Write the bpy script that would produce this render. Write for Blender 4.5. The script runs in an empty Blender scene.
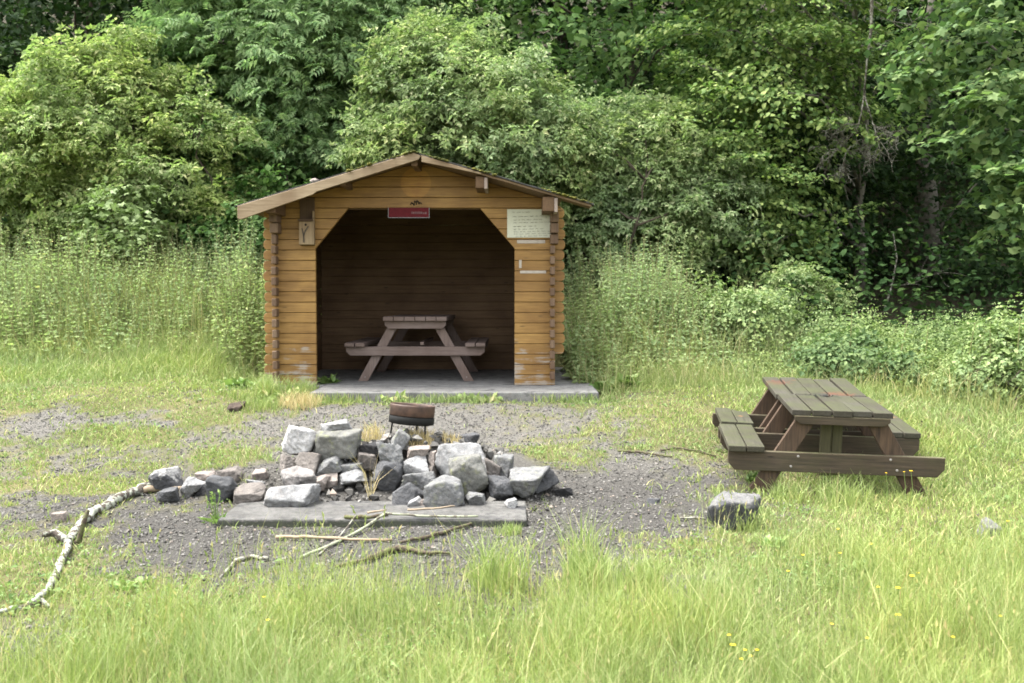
import bpy, bmesh, math, random
import numpy as np
from mathutils import Vector, Matrix

R = np.random.default_rng(7)
random.seed(7)
scene = bpy.context.scene
COL = scene.collection
rad = math.radians

# ------------------------------------------------------------------ camera
CAMZ = 1.65
F = 1000.0
PITCH = math.atan(41.5 / F)
cam_d = bpy.data.cameras.new('camera'); cam = bpy.data.objects.new('camera', cam_d); COL.objects.link(cam)
cam.location = (0, 0, CAMZ); cam.rotation_euler = (math.pi / 2 - PITCH, 0, 0)
cam_d.sensor_width = 36; cam_d.lens = F * 36 / 1024; cam_d.clip_start = .05; cam_d.clip_end = 500
scene.camera = cam
cam_d.dof.use_dof = True; cam_d.dof.focus_distance = 8.0; cam_d.dof.aperture_fstop = 3.5
CP, SP = math.cos(PITCH), math.sin(PITCH)

def at(px, py, Y):
    xc, yc = (px - 512) / F, (341.5 - py) / F
    dy, dz = CP + yc * SP, yc * CP - SP
    t = Y / dy
    return Vector((xc * t, Y, CAMZ + dz * t))

def proj(x, y, z):
    z = z - CAMZ
    d = y * CP - z * SP
    u = y * SP + z * CP
    d = np.where(d < .05, .05, d)
    return 512 + F * x / d, 341.5 - F * u / d

# ------------------------------------------------------------------ noise + ground
def vnoise(x, y, s, seed):
    rg = np.random.default_rng(seed); L = rg.random((64, 64))
    x = np.asarray(x, float) / s; y = np.asarray(y, float) / s
    xi = np.floor(x).astype(int); yi = np.floor(y).astype(int)
    fx = x - xi; fy = y - yi
    fx = fx * fx * (3 - 2 * fx); fy = fy * fy * (3 - 2 * fy)
    a = L[xi % 64, yi % 64]; b = L[(xi + 1) % 64, yi % 64]; c = L[xi % 64, (yi + 1) % 64]; d = L[(xi + 1) % 64, (yi + 1) % 64]
    return (a * (1 - fx) + b * fx) * (1 - fy) + (c * (1 - fx) + d * fx) * fy

def fbm(x, y, s, seed):
    return (vnoise(x, y, s, seed) + .5 * vnoise(x, y, s / 2.1, seed + 1) + .25 * vnoise(x, y, s / 4.3, seed + 2)) / 1.75

HX, HY, HZ = -1.072, 11.0, CAMZ - .94          # hut origin: middle of the front wall, floor level
PY = np.array([-60, 0, 4, 6, 7.5, 9, 10, 11, 12, 13, 15, 20, 30, 45, 90])
PH = np.array([1.8, 1.65, 1.62, 1.55, 1.46, 1.2, 1.02, .93, .8, .6, .3, -.9, -7, -16, -40])

def sstep(a, b, v):
    t = np.clip((v - a) / (b - a), 0, 1); return t * t * (3 - 2 * t)

def gz(x, y):
    x = np.asarray(x, float); y = np.asarray(y, float)
    h = np.interp(y, PY, PH)
    z = CAMZ - h
    z = z + (fbm(x, y, 1.3, 3) - .5) * .07 + (vnoise(x, y, .25, 9) - .5) * .018
    d = np.maximum(np.abs(x - HX) - 1.95, np.maximum(10.1 - y, y - 13.9))
    k = 1 - sstep(0, .7, d)
    z = z * (1 - k) + np.minimum(z, HZ - np.where((x < HX - 1.02) & (y < 11.4), .015, .10)) * k
    # heap of ash and soil under the stone pile
    z = z + .27 * np.exp(-(((x + .72) / .62) ** 2 + ((y - 8.0) / .36) ** 2))
    return z

def ground_at(px, py):
    lo, hi = 2.0, 30.0
    for Y in np.arange(2.5, 40, .02):
        p = at(px, py, Y)
        if p.z <= gz(p.x, p.y): return Vector((p.x, p.y, float(gz(p.x, p.y))))
    return at(px, py, 20)

def ell(px, py, cx, cy, rx, ry):
    return 1 - np.sqrt(((px - cx) / rx) ** 2 + ((py - cy) / ry) ** 2)

def bare(x, y):
    """1 where the ground is bare crushed stone, 0 where it is grassed."""
    x = np.asarray(x, float); y = np.asarray(y, float)
    px, py = proj(x, y, CAMZ - np.interp(y, PY, PH))
    v = np.full(px.shape, -1.0)
    for cx, cy, rx, ry, s in [(400, 500, 270, 105, 1.5), (600, 495, 170, 72, 1.3), (190, 540, 150, 48, 1.3), (430, 430, 230, 36, 1.2),
                              (60, 424, 210, 16, .8), (20, 655, 55, 42, .9), (30, 510, 110, 32, .55), (140, 465, 120, 26, .45), (470, 585, 150, 30, .7), (625, 590, 75, 42, .8)]:
        v = np.maximum(v, s * ell(px, py, cx, cy, rx, ry))
    for cx, cy, rx, ry, s in [(125, 433, 80, 12, .7), (240, 455, 55, 18, .6), (565, 466, 55, 20, .35), (670, 450, 60, 18, .3), (200, 418, 40, 12, .6), (300, 400, 70, 9, .9), (540, 455, 40, 14, .5), (80, 485, 60, 14, .5)]:
        v = v - s * np.clip(ell(px, py, cx, cy, rx, ry) * 2, 0, 1)
    v = v + (fbm(x, y, .55, 21) - .5) * 1.1 + (vnoise(x, y, .11, 25) - .5) * .9 + (vnoise(x, y, .05, 26) - .5) * .5
    return np.clip(v * 1.35 + .2, 0, 1)

# ------------------------------------------------------------------ object helpers
def put(o, parent=None):
    COL.objects.link(o)
    if parent is not None: o.parent = parent
    return o

def tag(o, label=None, cat=None, group=None, kind=None):
    if label: o['label'] = label
    if cat: o['category'] = cat
    if group: o['group'] = group
    if kind: o['kind'] = kind
    return o

def empty(name, loc=(0, 0, 0), rot=(0, 0, 0)):
    o = bpy.data.objects.new(name, None); COL.objects.link(o); o.location = loc; o.rotation_euler = rot; return o

def np_obj(name, V, Fc, mat, parent=None, smooth=False, mats=None, midx=None):
    V = np.ascontiguousarray(V, np.float32); Fc = np.ascontiguousarray(Fc, np.int32)
    k = Fc.shape[1]; me = bpy.data.meshes.new(name)
    me.vertices.add(len(V)); me.vertices.foreach_set('co', V.ravel())
    me.loops.add(Fc.size); me.loops.foreach_set('vertex_index', Fc.ravel())
    me.polygons.add(len(Fc)); me.polygons.foreach_set('loop_start', np.arange(0, Fc.size, k, dtype=np.int32))
    me.polygons.foreach_set('loop_total', np.full(len(Fc), k, np.int32))
    me.polygons.foreach_set('use_smooth', np.full(len(Fc), smooth, bool))
    for m in (mats or [mat]): me.materials.append(m)
    if midx is not None: me.polygons.foreach_set('material_index', np.asarray(midx, np.int32))
    me.update(calc_edges=True)
    return put(bpy.data.objects.new(name, me), parent)

class MB:
    """collects boxes, prisms and tubes into one mesh"""
    def __init__(s): s.V = []; s.F = []; s.n = 0
    def add(s, V, Fs):
        s.V += [tuple(v) for v in V]; s.F += [tuple(i + s.n for i in f) for f in Fs]; s.n += len(V); return s
    def box(s, x0, x1, y0, y1, z0, z1, M=None):
        V = [(x, y, z) for z in (z0, z1) for y in (y0, y1) for x in (x0, x1)]
        if M is not None: V = [M @ Vector(v) for v in V]
        return s.add(V, [(0, 2, 3, 1), (4, 5, 7, 6), (0, 1, 5, 4), (1, 3, 7, 5), (3, 2, 6, 7), (2, 0, 4, 6)])
    def prism(s, poly, y0, y1, M=None):
        """polygon in (x,z) extruded along y"""
        n = len(poly)
        V = [(x, y0, z) for x, z in poly] + [(x, y1, z) for x, z in poly]
        if M is not None: V = [M @ Vector(v) for v in V]
        return s.add(V, [tuple(range(n)), tuple(range(2 * n - 1, n - 1, -1))] + [(i, i + n, (i + 1) % n + n, (i + 1) % n) for i in range(n)])
    def tube(s, pts, rr, sides=6, cap=True):
        V, Fs = tube(pts, rr, sides)
        if cap:
            n = len(pts)
            Fs = [tuple(f) for f in Fs] + [tuple(range(sides - 1, -1, -1)), tuple((n - 1) * sides + i for i in range(sides))]
        return s.add(V, Fs)
    def lathe(s, prof, c=(0, 0, 0), sides=32, M=None):
        n = len(prof); V = []
        for r, z in prof:
            for i in range(sides):
                a = 2 * math.pi * i / sides
                v = Vector((c[0] + r * math.cos(a), c[1] + r * math.sin(a), c[2] + z)); V.append(M @ v if M is not None else v)
        Fs = [(j * sides + i, j * sides + (i + 1) % sides, (j + 1) * sides + (i + 1) % sides, (j + 1) * sides + i) for j in range(n - 1) for i in range(sides)]
        return s.add(V, Fs)
    def build(s, name, mat, parent=None, bevel=0, seg=2, smooth=False):
        me = bpy.data.meshes.new(name); me.from_pydata(s.V, [], s.F); me.materials.append(mat); me.update()
        bm = bmesh.new(); bm.from_mesh(me); bmesh.ops.recalc_face_normals(bm, faces=bm.faces)
        if smooth:
            for f in bm.faces: f.smooth = True
        bm.to_mesh(me); bm.free()
        o = put(bpy.data.objects.new(name, me), parent)
        if bevel:
            b = o.modifiers.new('bevel', 'BEVEL'); b.width = bevel; b.segments = seg; b.limit_method = 'ANGLE'; b.angle_limit = rad(40)
        return o

def tube(pts, rr, sides=6):
    P = [np.array(p, float) for p in pts]; n = len(P)
    if not hasattr(rr, '__len__'): rr = [rr] * n
    V = []; up = np.array([.13, .2, .97])
    for i in range(n):
        t = P[min(i + 1, n - 1)] - P[max(i - 1, 0)]; t = t / (np.linalg.norm(t) + 1e-9)
        a = np.cross(t, up)
        if np.linalg.norm(a) < .2: a = np.cross(t, np.array([1., 0, 0]))
        a /= np.linalg.norm(a); b = np.cross(t, a)
        for k in range(sides):
            th = 2 * math.pi * k / sides; V.append(P[i] + rr[i] * (math.cos(th) * a + math.sin(th) * b))
    Fs = [(i * sides + k, i * sides + (k + 1) % sides, (i + 1) * sides + (k + 1) % sides, (i + 1) * sides + k) for i in range(n - 1) for k in range(sides)]
    return V, Fs

# ------------------------------------------------------------------ materials
def mat(name):
    m = bpy.data.materials.new(name); m.use_nodes = True; nt = m.node_tree; nt.nodes.clear()
    o = nt.nodes.new('ShaderNodeOutputMaterial'); return m, nt, o

class NT:
    def __init__(s, nt): s.nt = nt
    def n(s, t, **k):
        nd = s.nt.nodes.new(t)
        for a, v in k.items(): setattr(nd, a, v)
        return nd
    def l(s, a, b): s.nt.links.new(a, b)
    def coord(s, which='Object', scale=(1, 1, 1), rot=(0, 0, 0)):
        tc = s.n('ShaderNodeTexCoord'); mp = s.n('ShaderNodeMapping'); mp.inputs['Scale'].default_value = scale; mp.inputs['Rotation'].default_value = rot
        s.l(tc.outputs[which], mp.inputs[0]); return mp.outputs[0]
    def noise(s, vec, scale, detail=4, rough=.55, dist=0):
        nd = s.n('ShaderNodeTexNoise'); nd.inputs['Scale'].default_value = scale; nd.inputs['Detail'].default_value = detail
        nd.inputs['Roughness'].default_value = rough; nd.inputs['Distortion'].default_value = dist
        if vec is not None: s.l(vec, nd.inputs['Vector'])
        return nd.outputs[0]
    def ramp(s, fac, stops, interp='LINEAR'):
        nd = s.n('ShaderNodeValToRGB'); cr = nd.color_ramp; cr.interpolation = interp
        while len(cr.elements) < len(stops): cr.elements.new(.5)
        for e, (p, c) in zip(cr.elements, stops):
            e.position = p; e.color = (c, c, c, 1) if not hasattr(c, '__len__') else (*c, 1)
        s.l(fac, nd.inputs[0]); return nd.outputs[0]
    def mix(s, fac, a, b, mode='MIX'):
        nd = s.n('ShaderNodeMix', data_type='RGBA', blend_type=mode)
        for v, i in ((fac, 0), (a, 6), (b, 7)):
            if hasattr(v, 'is_output'): s.l(v, nd.inputs[i])
            elif i == 0: nd.inputs[0].default_value = v
            else: nd.inputs[i].default_value = (*v, 1)
        return nd.outputs[2]
    def math(s, op, a, b=0.0, clamp=False):
        nd = s.n('ShaderNodeMath', operation=op, use_clamp=clamp)
        for v, i in ((a, 0), (b, 1)):
            if hasattr(v, 'is_output'): s.l(v, nd.inputs[i])
            else: nd.inputs[i].default_value = v
        return nd.outputs[0]
    def maprange(s, v, a, b, c=0., d=1.):
        nd = s.n('ShaderNodeMapRange'); nd.interpolation_type = 'SMOOTHSTEP'
        s.l(v, nd.inputs[0])
        for i, q in enumerate((a, b, c, d)): nd.inputs[i + 1].default_value = q
        return nd.outputs[0]
    def island(s): return s.n('ShaderNodeNewGeometry').outputs['Random Per Island']
    def bump(s, h, strength=.3, dist=.01):
        b = s.n('ShaderNodeBump'); b.inputs['Strength'].default_value = strength; b.inputs['Distance'].default_value = dist; s.l(h, b.inputs['Height']); return b.outputs[0]
    def bsdf(s, color, out, rough=.8, spec=.3, normal=None):
        b = s.n('ShaderNodeBsdfPrincipled'); b.inputs['Specular IOR Level'].default_value = spec
        for v, key in ((color, 'Base Color'), (rough, 'Roughness')):
            if hasattr(v, 'is_output'): s.l(v, b.inputs[key])
            elif key == 'Base Color': b.inputs[key].default_value = (*v, 1)
            else: b.inputs[key].default_value = v
        if normal is not None: s.l(normal, b.inputs['Normal'])
        if out is not None: s.l(b.outputs[0], out.inputs[0])
        return b

def leaf_mat(name, stops, trans=.3, rough=.5, spec=.3, tcol=1.25, big=0):
    m, nt, o = mat(name); g = NT(nt)
    c = g.ramp(g.island(), stops)
    if big:
        v = g.noise(g.coord('Object'), big, 3)
        c = g.mix(g.ramp(v, [(.35, 0), (.65, 1)]), c, g.mix(1.0, c, (1.18, 1.1, .85), 'MULTIPLY'))
    b = g.bsdf(c, None, rough, spec)
    t = g.n('ShaderNodeBsdfTranslucent'); g.l(g.mix(1.0, c, (tcol * .95, tcol * 1.12, tcol * .75), 'MULTIPLY'), t.inputs[0])
    mx = g.n('ShaderNodeMixShader'); mx.inputs[0].default_value = trans; g.l(b.outputs[0], mx.inputs[1]); g.l(t.outputs[0], mx.inputs[2]); g.l(mx.outputs[0], o.inputs[0])
    return m

def simple(name, c, rough=.8, spec=.3, var=.25, scale=30, bump=.2):
    m, nt, o = mat(name); g = NT(nt); v = g.coord('Object'); n = g.noise(v, scale, 5)
    d = tuple(x * (1 - var) for x in c); l = tuple(min(1, x * (1 + var)) for x in c)
    g.bsdf(g.ramp(n, [(.3, d), (.7, l)]), o, rough, spec, g.bump(n, bump, .01)); return m

def wood(name, dark, light, axis='X', worn=None, wornz=0, rough=.7, moss=None, islands=.35, disc=None, spec=.25, spots=None, knots=True):
    m, nt, o = mat(name); g = NT(nt)
    st = {'X': (1.2, 22, 22), 'Y': (22, 1.2, 22), 'Z': (22, 22, 1.2)}[axis]
    isl = g.island()
    tc = g.n('ShaderNodeTexCoord'); ad = g.n('ShaderNodeVectorMath', operation='ADD'); cmb = g.n('ShaderNodeCombineXYZ')
    k = g.math('MULTIPLY', isl, 37.0)
    for i in range(3): g.l(k, cmb.inputs[i])
    g.l(tc.outputs['Object'], ad.inputs[0]); g.l(cmb.outputs[0], ad.inputs[1])
    mp = g.n('ShaderNodeMapping'); mp.inputs['Scale'].default_value = st; g.l(ad.outputs[0], mp.inputs[0])
    grain = g.noise(mp.outputs[0], 3.0, 6, .6, .3)
    c = g.ramp(grain, [(.25, dark), (.75, light)])
    c = g.mix(g.math('MULTIPLY', isl, islands), c, g.mix(1.0, c, (.55, .48, .42), 'MULTIPLY'))
    blot = g.noise(tc.outputs['Object'], 2.3, 4)
    c = g.mix(g.ramp(blot, [(.36, 0), (.66, .85)]), c, g.mix(1.0, c, (.62, .55, .5), 'MULTIPLY'))
    if knots:
        mp2 = g.n('ShaderNodeMapping'); mp2.inputs['Scale'].default_value = {'X': (2.2, 9, 9), 'Y': (9, 2.2, 9), 'Z': (9, 9, 2.2)}[axis]; g.l(ad.outputs[0], mp2.inputs[0])
        vo = g.n('ShaderNodeTexVoronoi'); vo.inputs['Scale'].default_value = 1.3; g.l(mp2.outputs[0], vo.inputs['Vector'])
        c = g.mix(g.ramp(vo.outputs['Distance'], [(.05, .8), (.11, 0)]), c, tuple(x * .35 for x in dark))
    sx = g.n('ShaderNodeSeparateXYZ'); g.l(tc.outputs['Object'], sx.inputs[0])
    if worn:
        wn = g.noise(mp.outputs[0], 1.1, 6, .7)
        wb = g.noise(tc.outputs['Object'], 3.0, 4, .6)
        hz = g.maprange(sx.outputs[2], wornz * 2.0, -.25)
        f = g.math('ADD', g.math('MULTIPLY', hz, .36), g.math('ADD', g.math('MULTIPLY', g.ramp(wn, [(.36, 0), (.64, 1)]), .45), g.math('MULTIPLY', g.ramp(wb, [(.36, 0), (.64, 1)]), .38)))
        f = g.math('MULTIPLY', g.ramp(f, [(.70, 0), (.84, .8)]), g.ramp(hz, [(.02, 0), (.3, 1)]))
        c = g.mix(f, c, worn)
    if disc:
        px = g.math('SUBTRACT', sx.outputs[0], disc[0]); pz = g.math('SUBTRACT', sx.outputs[2], disc[1])
        d = g.math('SQRT', g.math('ADD', g.math('MULTIPLY', px, px), g.math('MULTIPLY', pz, pz)))
        c = g.mix(g.ramp(g.math('DIVIDE', d, disc[2] * 2), [(.47, .75), (.5, 0)]), c, g.mix(1.0, c, (1.5, 1.4, 1.25), 'MULTIPLY'))
    if spots:
        for (x, y, z, r, col) in spots:
            dv = g.n('ShaderNodeVectorMath', operation='DISTANCE'); g.l(tc.outputs['Object'], dv.inputs[0]); dv.inputs[1].default_value = (x, y, z)
            nz = g.noise(tc.outputs['Object'], 28, 4)
            f = g.math('ADD', g.math('DIVIDE', dv.outputs['Value'], r), g.math('MULTIPLY', nz, 1.3))
            c = g.mix(g.ramp(f, [(.95, 1), (1.1, 0)]), c, col)
    if moss:
        mn = g.noise(tc.outputs['Object'], 4.5, 5, .6)
        geo = g.n('ShaderNodeNewGeometry'); sn = g.n('ShaderNodeSeparateXYZ'); g.l(geo.outputs['Normal'], sn.inputs[0])
        f = g.math('MULTIPLY', g.ramp(mn, [(.35, .1), (.65, .85)]), g.ramp(sn.outputs[2], [(.3, .25), (.8, 1)]))
        c = g.mix(f, c, moss)
    g.bsdf(c, o, rough, spec, g.bump(grain, .35, .006)); return m

def stone_mat(name, lo, hi, soot=0.0, tint=(.9, .8, .7), seed=0., lichen=0, two=0, foot=None):
    m, nt, o = mat(name); g = NT(nt); tc = g.n('ShaderNodeTexCoord'); oi = g.n('ShaderNodeObjectInfo')
    ad = g.n('ShaderNodeVectorMath', operation='ADD'); cm = g.n('ShaderNodeCombineXYZ'); k = g.math('MULTIPLY', oi.outputs['Random'], 50.)
    for i in range(3): g.l(k, cm.inputs[i])
    g.l(tc.outputs['Object'], ad.inputs[0]); g.l(cm.outputs[0], ad.inputs[1]); v = ad.outputs[0]
    n1 = g.noise(v, 7, 6, .6); n2 = g.noise(v, 130, 3, .7); n3 = g.noise(v, 28, 5, .65)
    c = g.ramp(n1, [(.28, lo), (.72, hi)])
    c = g.mix(g.ramp(n2, [(.45, 0), (.7, .75)]), c, g.mix(1.0, c, (.42, .42, .43), 'MULTIPLY'))
    c = g.mix(g.ramp(g.noise(v, 18, 6, .7), [(.48, 0), (.62, .6)]), c, g.mix(1.0, c, (.5, .5, .5), 'MULTIPLY'))
    c = g.mix(g.ramp(n3, [(.5, 0), (.72, .5)]), c, g.mix(1.0, c, tint, 'MULTIPLY'))
    if soot:
        n4 = g.noise(v, 4.5, 5, .6)
        c = g.mix(g.ramp(n4, [(.62 - soot * .4, 0), (.74 - soot * .4, .92)]), c, (.03, .03, .032))
    if lichen:
        n5 = g.noise(v, 16, 5, .6); c = g.mix(g.ramp(n5, [(.55, 0), (.66, lichen)]), c, (.20, .21, .10))
    if foot is not None:
        sx = g.n('ShaderNodeSeparateXYZ'); g.l(tc.outputs['Object'], sx.inputs[0])
        c = g.mix(g.ramp(g.math('ADD', g.math('MULTIPLY', g.math('SUBTRACT', sx.outputs[2], foot), 12.0), n3), [(.4, .85), (.62, 0)]), c, (.042, .046, .03))
    if two:
        sx = g.n('ShaderNodeSeparateXYZ'); g.l(tc.outputs['Object'], sx.inputs[0])
        c = g.mix(g.ramp(g.math('ADD', g.math('MULTIPLY', sx.outputs[2], 2.2), g.math('MULTIPLY', n1, 1.0)), [(two, .93), (two + .05, 0)]), c, (.045, .045, .047))
    h = g.math('ADD', g.math('MULTIPLY', n3, .7), g.math('MULTIPLY', n2, .35))
    g.bsdf(c, o, .88, .25, g.bump(h, 1.0, .016)); return m

M = {}
M['wall'] = wood('varnished_spruce_boards', (.185, .10, .025), (.35, .208, .062), 'X', worn=(.27, .24, .20), wornz=.42, disc=(.02, 2.22, .17), rough=.55, spec=.3)
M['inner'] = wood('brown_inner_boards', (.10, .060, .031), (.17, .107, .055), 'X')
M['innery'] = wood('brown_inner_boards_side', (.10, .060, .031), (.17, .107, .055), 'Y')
M['endgrain'] = wood('grey_brown_board_ends', (.10, .066, .042), (.20, .135, .085), 'Z', knots=False)
M['barge'] = wood('weathered_bargeboard', (.22, .165, .10), (.38, .305, .20), 'X')
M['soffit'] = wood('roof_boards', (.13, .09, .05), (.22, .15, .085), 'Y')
M['purlin'] = wood('purlin_end', (.10, .062, .032), (.17, .105, .055), 'Y', knots=False)
M['palepurlin'] = wood('pale_purlin_wood', (.28, .23, .20), (.42, .36, .31), 'Y', knots=False)  # pale tone paints the purlin's lit face of unvarnished wood
M['felt'] = simple('roof_shingles', (.06, .058, .055), .95, .15, .4, 25, .5)
M['moss'] = leaf_mat('moss', [(0, (.045, .052, .014)), (1, (.13, .125, .028))], .1, .9, .1)
M['concrete'] = stone_mat('old_concrete', (.13, .127, .12), (.235, .23, .215), soot=.1)
M['hearth'] = stone_mat('stained_concrete', (.06, .058, .054), (.145, .14, .13), soot=.2, foot=-.014)
M['tablein'] = wood('red_brown_table', (.115, .085, .073), (.185, .142, .122), 'X', islands=.3, knots=False)
M['tableinz'] = wood('red_brown_table_leg', (.115, .085, .073), (.185, .142, .122), 'Z', islands=.3, knots=False)
GREEN = (.048, .052, .022)
M['top1'] = wood('mossy_table_boards', (.026, .023, .019), (.082, .074, .061), 'Y', moss=GREEN, islands=.7,
                 spots=[(-.27, 1.35, .73, .30, (.075, .03, .02)), (-.12, 1.45, .73, .09, (.075, .03, .02)), (.15, .88, .73, .32, (.085, .032, .02)), (.0, .74, .73, .40, (.010, .010, .010))])
M['bench1'] = wood('mossy_bench_boards', (.026, .024, .018), (.085, .078, .058), 'Y', moss=GREEN, islands=.5, spots=[(-.66, 1.15, .45, .08, (.2, .09, .05)), (-.75, .86, .45, .07, (.02, .02, .02)), (.7, 1.35, .45, .12, (.22, .1, .06))])
M['beam1'] = wood('wet_brown_beam', (.024, .019, .014), (.085, .061, .043), 'X', moss=(.09, .09, .04), islands=.4, worn=(.36, .21, .09))
M['leg1'] = wood('wet_brown_leg', (.032, .023, .016), (.115, .075, .048), 'Z', islands=.4)
M['post1'] = wood('mossy_post', (.05, .048, .025), (.10, .095, .045), 'Z', islands=.4, knots=False)
M['steel'] = simple('bolt_steel', (.22, .20, .18), .5, .5)
M['rust'] = simple('rusty_steel', (.055, .03, .019), .65, .4, .5, 18, .3)
M['darksteel'] = simple('dark_steel', (.010, .010, .009), .8, .2)
M['signred'] = simple('red_enamel', (.075, .004, .007), .6, .15, .15)
M['signwhite'] = simple('white_lettering', (.17, .17, .165), .6, .3, .1)
M['paper'] = simple('cream_paper', (.46, .46, .36), .8, .2, .07, 6, .05)
M['ink'] = simple('black_ink', (.02, .02, .03), .7, .2, .1)
M['tape'] = simple('pale_tape', (.33, .29, .24), .7, .2, .12)
M['boxfront'] = wood('nest_box_front', (.24, .18, .10), (.38, .30, .19), 'Z', knots=False)
M['boxdark'] = wood('nest_box_dark', (.07, .045, .025), (.13, .085, .05), 'Z', knots=False)
M['black'] = simple('black_hole', (.008, .008, .008), .9, .1)
S_ = {
 'white': stone_mat('white_quartz_stone', (0.294, 0.287, 0.280), (0.406, 0.399, 0.385), tint=(.95, .88, .8)),
 'pale': stone_mat('pale_granite', (0.175, 0.175, 0.171), (0.294, 0.290, 0.283)),
 'grey': stone_mat('grey_granite', (0.112, 0.112, 0.110), (0.217, 0.216, 0.210), lichen=.3),
 'olive': stone_mat('lichened_granite', (0.105, 0.104, 0.091), (0.196, 0.193, 0.175), lichen=.55),
 'brown': stone_mat('brown_stone', (0.105, 0.091, 0.081), (0.203, 0.182, 0.161)),
 'pink': stone_mat('pinkish_stone', (0.189, 0.161, 0.140), (0.280, 0.241, 0.213)),
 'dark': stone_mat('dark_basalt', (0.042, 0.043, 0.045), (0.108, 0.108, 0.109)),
 'sooty': stone_mat('sooty_stone', (0.154, 0.143, 0.133), (0.252, 0.234, 0.217), soot=.42),
 'twopale': stone_mat('pale_stone_with_black_foot', (.25, .245, .235), (.38, .37, .35), two=.53),  # pale above, much darker towards the foot
 'twotone': stone_mat('pale_stone_with_dark_foot', (.105, .103, .10), (.185, .182, .175), two=.64),
 'black': stone_mat('charred_stone', (0.014, 0.014, 0.015), (0.059, 0.056, 0.055)),
}
M['soil'] = simple('dark_soil', (.055, .042, .034), .95, .1, .4, 20, .6)
BARK = {k: simple('bark_' + k, c, .95, .15, .45, 14, .6) for k, c in dict(grey=(.16, .145, .12), dark=(.075, .062, .048), pale=(.34, .31, .26), brown=(.065, .052, .038)).items()}

def lichen_bark(name, bark, lich, amount):
    m, nt, o = mat(name); g = NT(nt); v = g.coord('Object'); n = g.noise(v, 22, 5, .6); n2 = g.noise(v, 70, 4)
    c = g.mix(g.ramp(n, [(.52 - amount * .25, 0), (.6 - amount * .25, 1)]), g.ramp(n2, [(.3, tuple(x * .6 for x in bark)), (.7, bark)]), lich)
    g.bsdf(c, o, .9, .15, g.bump(g.math('ADD', n, n2), .7, .01)); return m
M['lichen'] = lichen_bark('lichened_bark', (.085, .07, .056), (.30, .31, .25), .25)
M['lichen2'] = lichen_bark('grey_green_bark', (.13, .115, .09), (.25, .265, .18), .4)
M['mossbark'] = lichen_bark('mossy_bark', (.085, .066, .048), (.10, .105, .045), .15)
M['rawwood'] = wood('barkless_wood', (.24, .19, .13), (.38, .31, .22), 'X', knots=False)
M['deadtwig'] = lichen_bark('dead_twig', (.11, .095, .075), (.24, .235, .19), .2)

# ------------------------------------------------------------------ world, sun
SUN_AZ, SUN_EL = rad(278), rad(66)
w = bpy.data.worlds.new('World'); scene.world = w; w.use_nodes = True
g = NT(w.node_tree); bg = w.node_tree.nodes['Background']
sky = g.n('ShaderNodeTexSky', sky_type='NISHITA', sun_disc=False, sun_elevation=SUN_EL, sun_rotation=SUN_AZ, air_density=1.2, dust_density=4.0, ozone_density=1.0)
hs = g.n('ShaderNodeHueSaturation'); hs.inputs['Saturation'].default_value = .25; g.l(sky.outputs[0], hs.inputs['Color'])
g.l(hs.outputs[0], bg.inputs[0]); bg.inputs[1].default_value = .15
sl = bpy.data.lights.new('sun', 'SUN'); so = bpy.data.objects.new('sun', sl); COL.objects.link(so)
sl.energy = 1.35; sl.angle = rad(28); sl.color = (1, .985, .95)
sd = Vector((math.sin(SUN_AZ) * math.cos(SUN_EL), math.cos(SUN_AZ) * math.cos(SUN_EL), math.sin(SUN_EL)))
so.rotation_euler = sd.to_track_quat('Z', 'Y').to_euler(); so.location = sd * 40
vs = scene.view_settings; vs.view_transform = 'Standard'; vs.look = 'None'; vs.gamma = 1; vs.exposure = 2.55; vs.use_curve_mapping = False
scene.render.engine = 'CYCLES'
cy = scene.cycles
cy.max_bounces = 6; cy.diffuse_bounces = 3; cy.glossy_bounces = 2; cy.transmission_bounces = 3; cy.transparent_max_bounces = 4
cy.caustics_reflective = False; cy.caustics_refractive = False; cy.use_denoising = True; cy.filter_width = 1.7
cy.use_adaptive_sampling = True; cy.adaptive_threshold = .004

# ------------------------------------------------------------------ ground sheet
def lines(a, b, segs):
    out = []
    for (p, q, st) in segs: out += list(np.arange(p, q, st))
    return np.array(out + [segs[-1][1]])
gx = lines(0, 0, [(-90, -20, 7), (-20, -7, .6), (-7, 6.5, .06), (6.5, 20, .6), (20, 90.1, 7)])
gy = lines(0, 0, [(-60, -6, 6), (-6, 3.8, .4), (3.8, 13.5, .06), (13.5, 30, .5), (30, 90.1, 5)])
GX, GY = np.meshgrid(gx, gy); GZ = gz(GX, GY); nx, ny = len(gx), len(gy)
GZ = GZ + (R.random(GZ.shape) - .5) * .012 * (np.abs(GX) < 7)
idx = np.arange(nx * ny).reshape(ny, nx)
FQ = np.stack([idx[:-1, :-1], idx[:-1, 1:], idx[1:, 1:], idx[1:, :-1]], -1).reshape(-1, 4)
mg, nt, o = mat('ground_earth_and_crushed_stone'); g = NT(nt)
at_ = g.n('ShaderNodeAttribute', attribute_name='bare'); v = g.coord('Object')
n1 = g.noise(v, 45, 5, .7); n2 = g.noise(v, 1.1, 5, .6); n3 = g.noise(v, 160, 3, .6)
at2 = g.n('ShaderNodeAttribute', attribute_name='ash')
grav = g.ramp(n1, [(.25, (.055, .051, .045)), (.55, (.125, .118, .104)), (.8, (.215, .203, .18))])
ash = g.ramp(n1, [(.25, (.025, .0235, .021)), (.6, (.070, .066, .060)), (.85, (.14, .133, .12))])
grav = g.mix(at2.outputs['Fac'], grav, ash)
grav = g.mix(g.ramp(n3, [(.5, 0), (.75, .6)]), grav, (.19, .17, .14))
soil = g.ramp(n1, [(.3, (.05, .052, .02)), (.7, (.13, .125, .05))])
soil = g.mix(g.ramp(n2, [(.4, 0), (.7, .6)]), soil, (.20, .17, .085))
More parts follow.
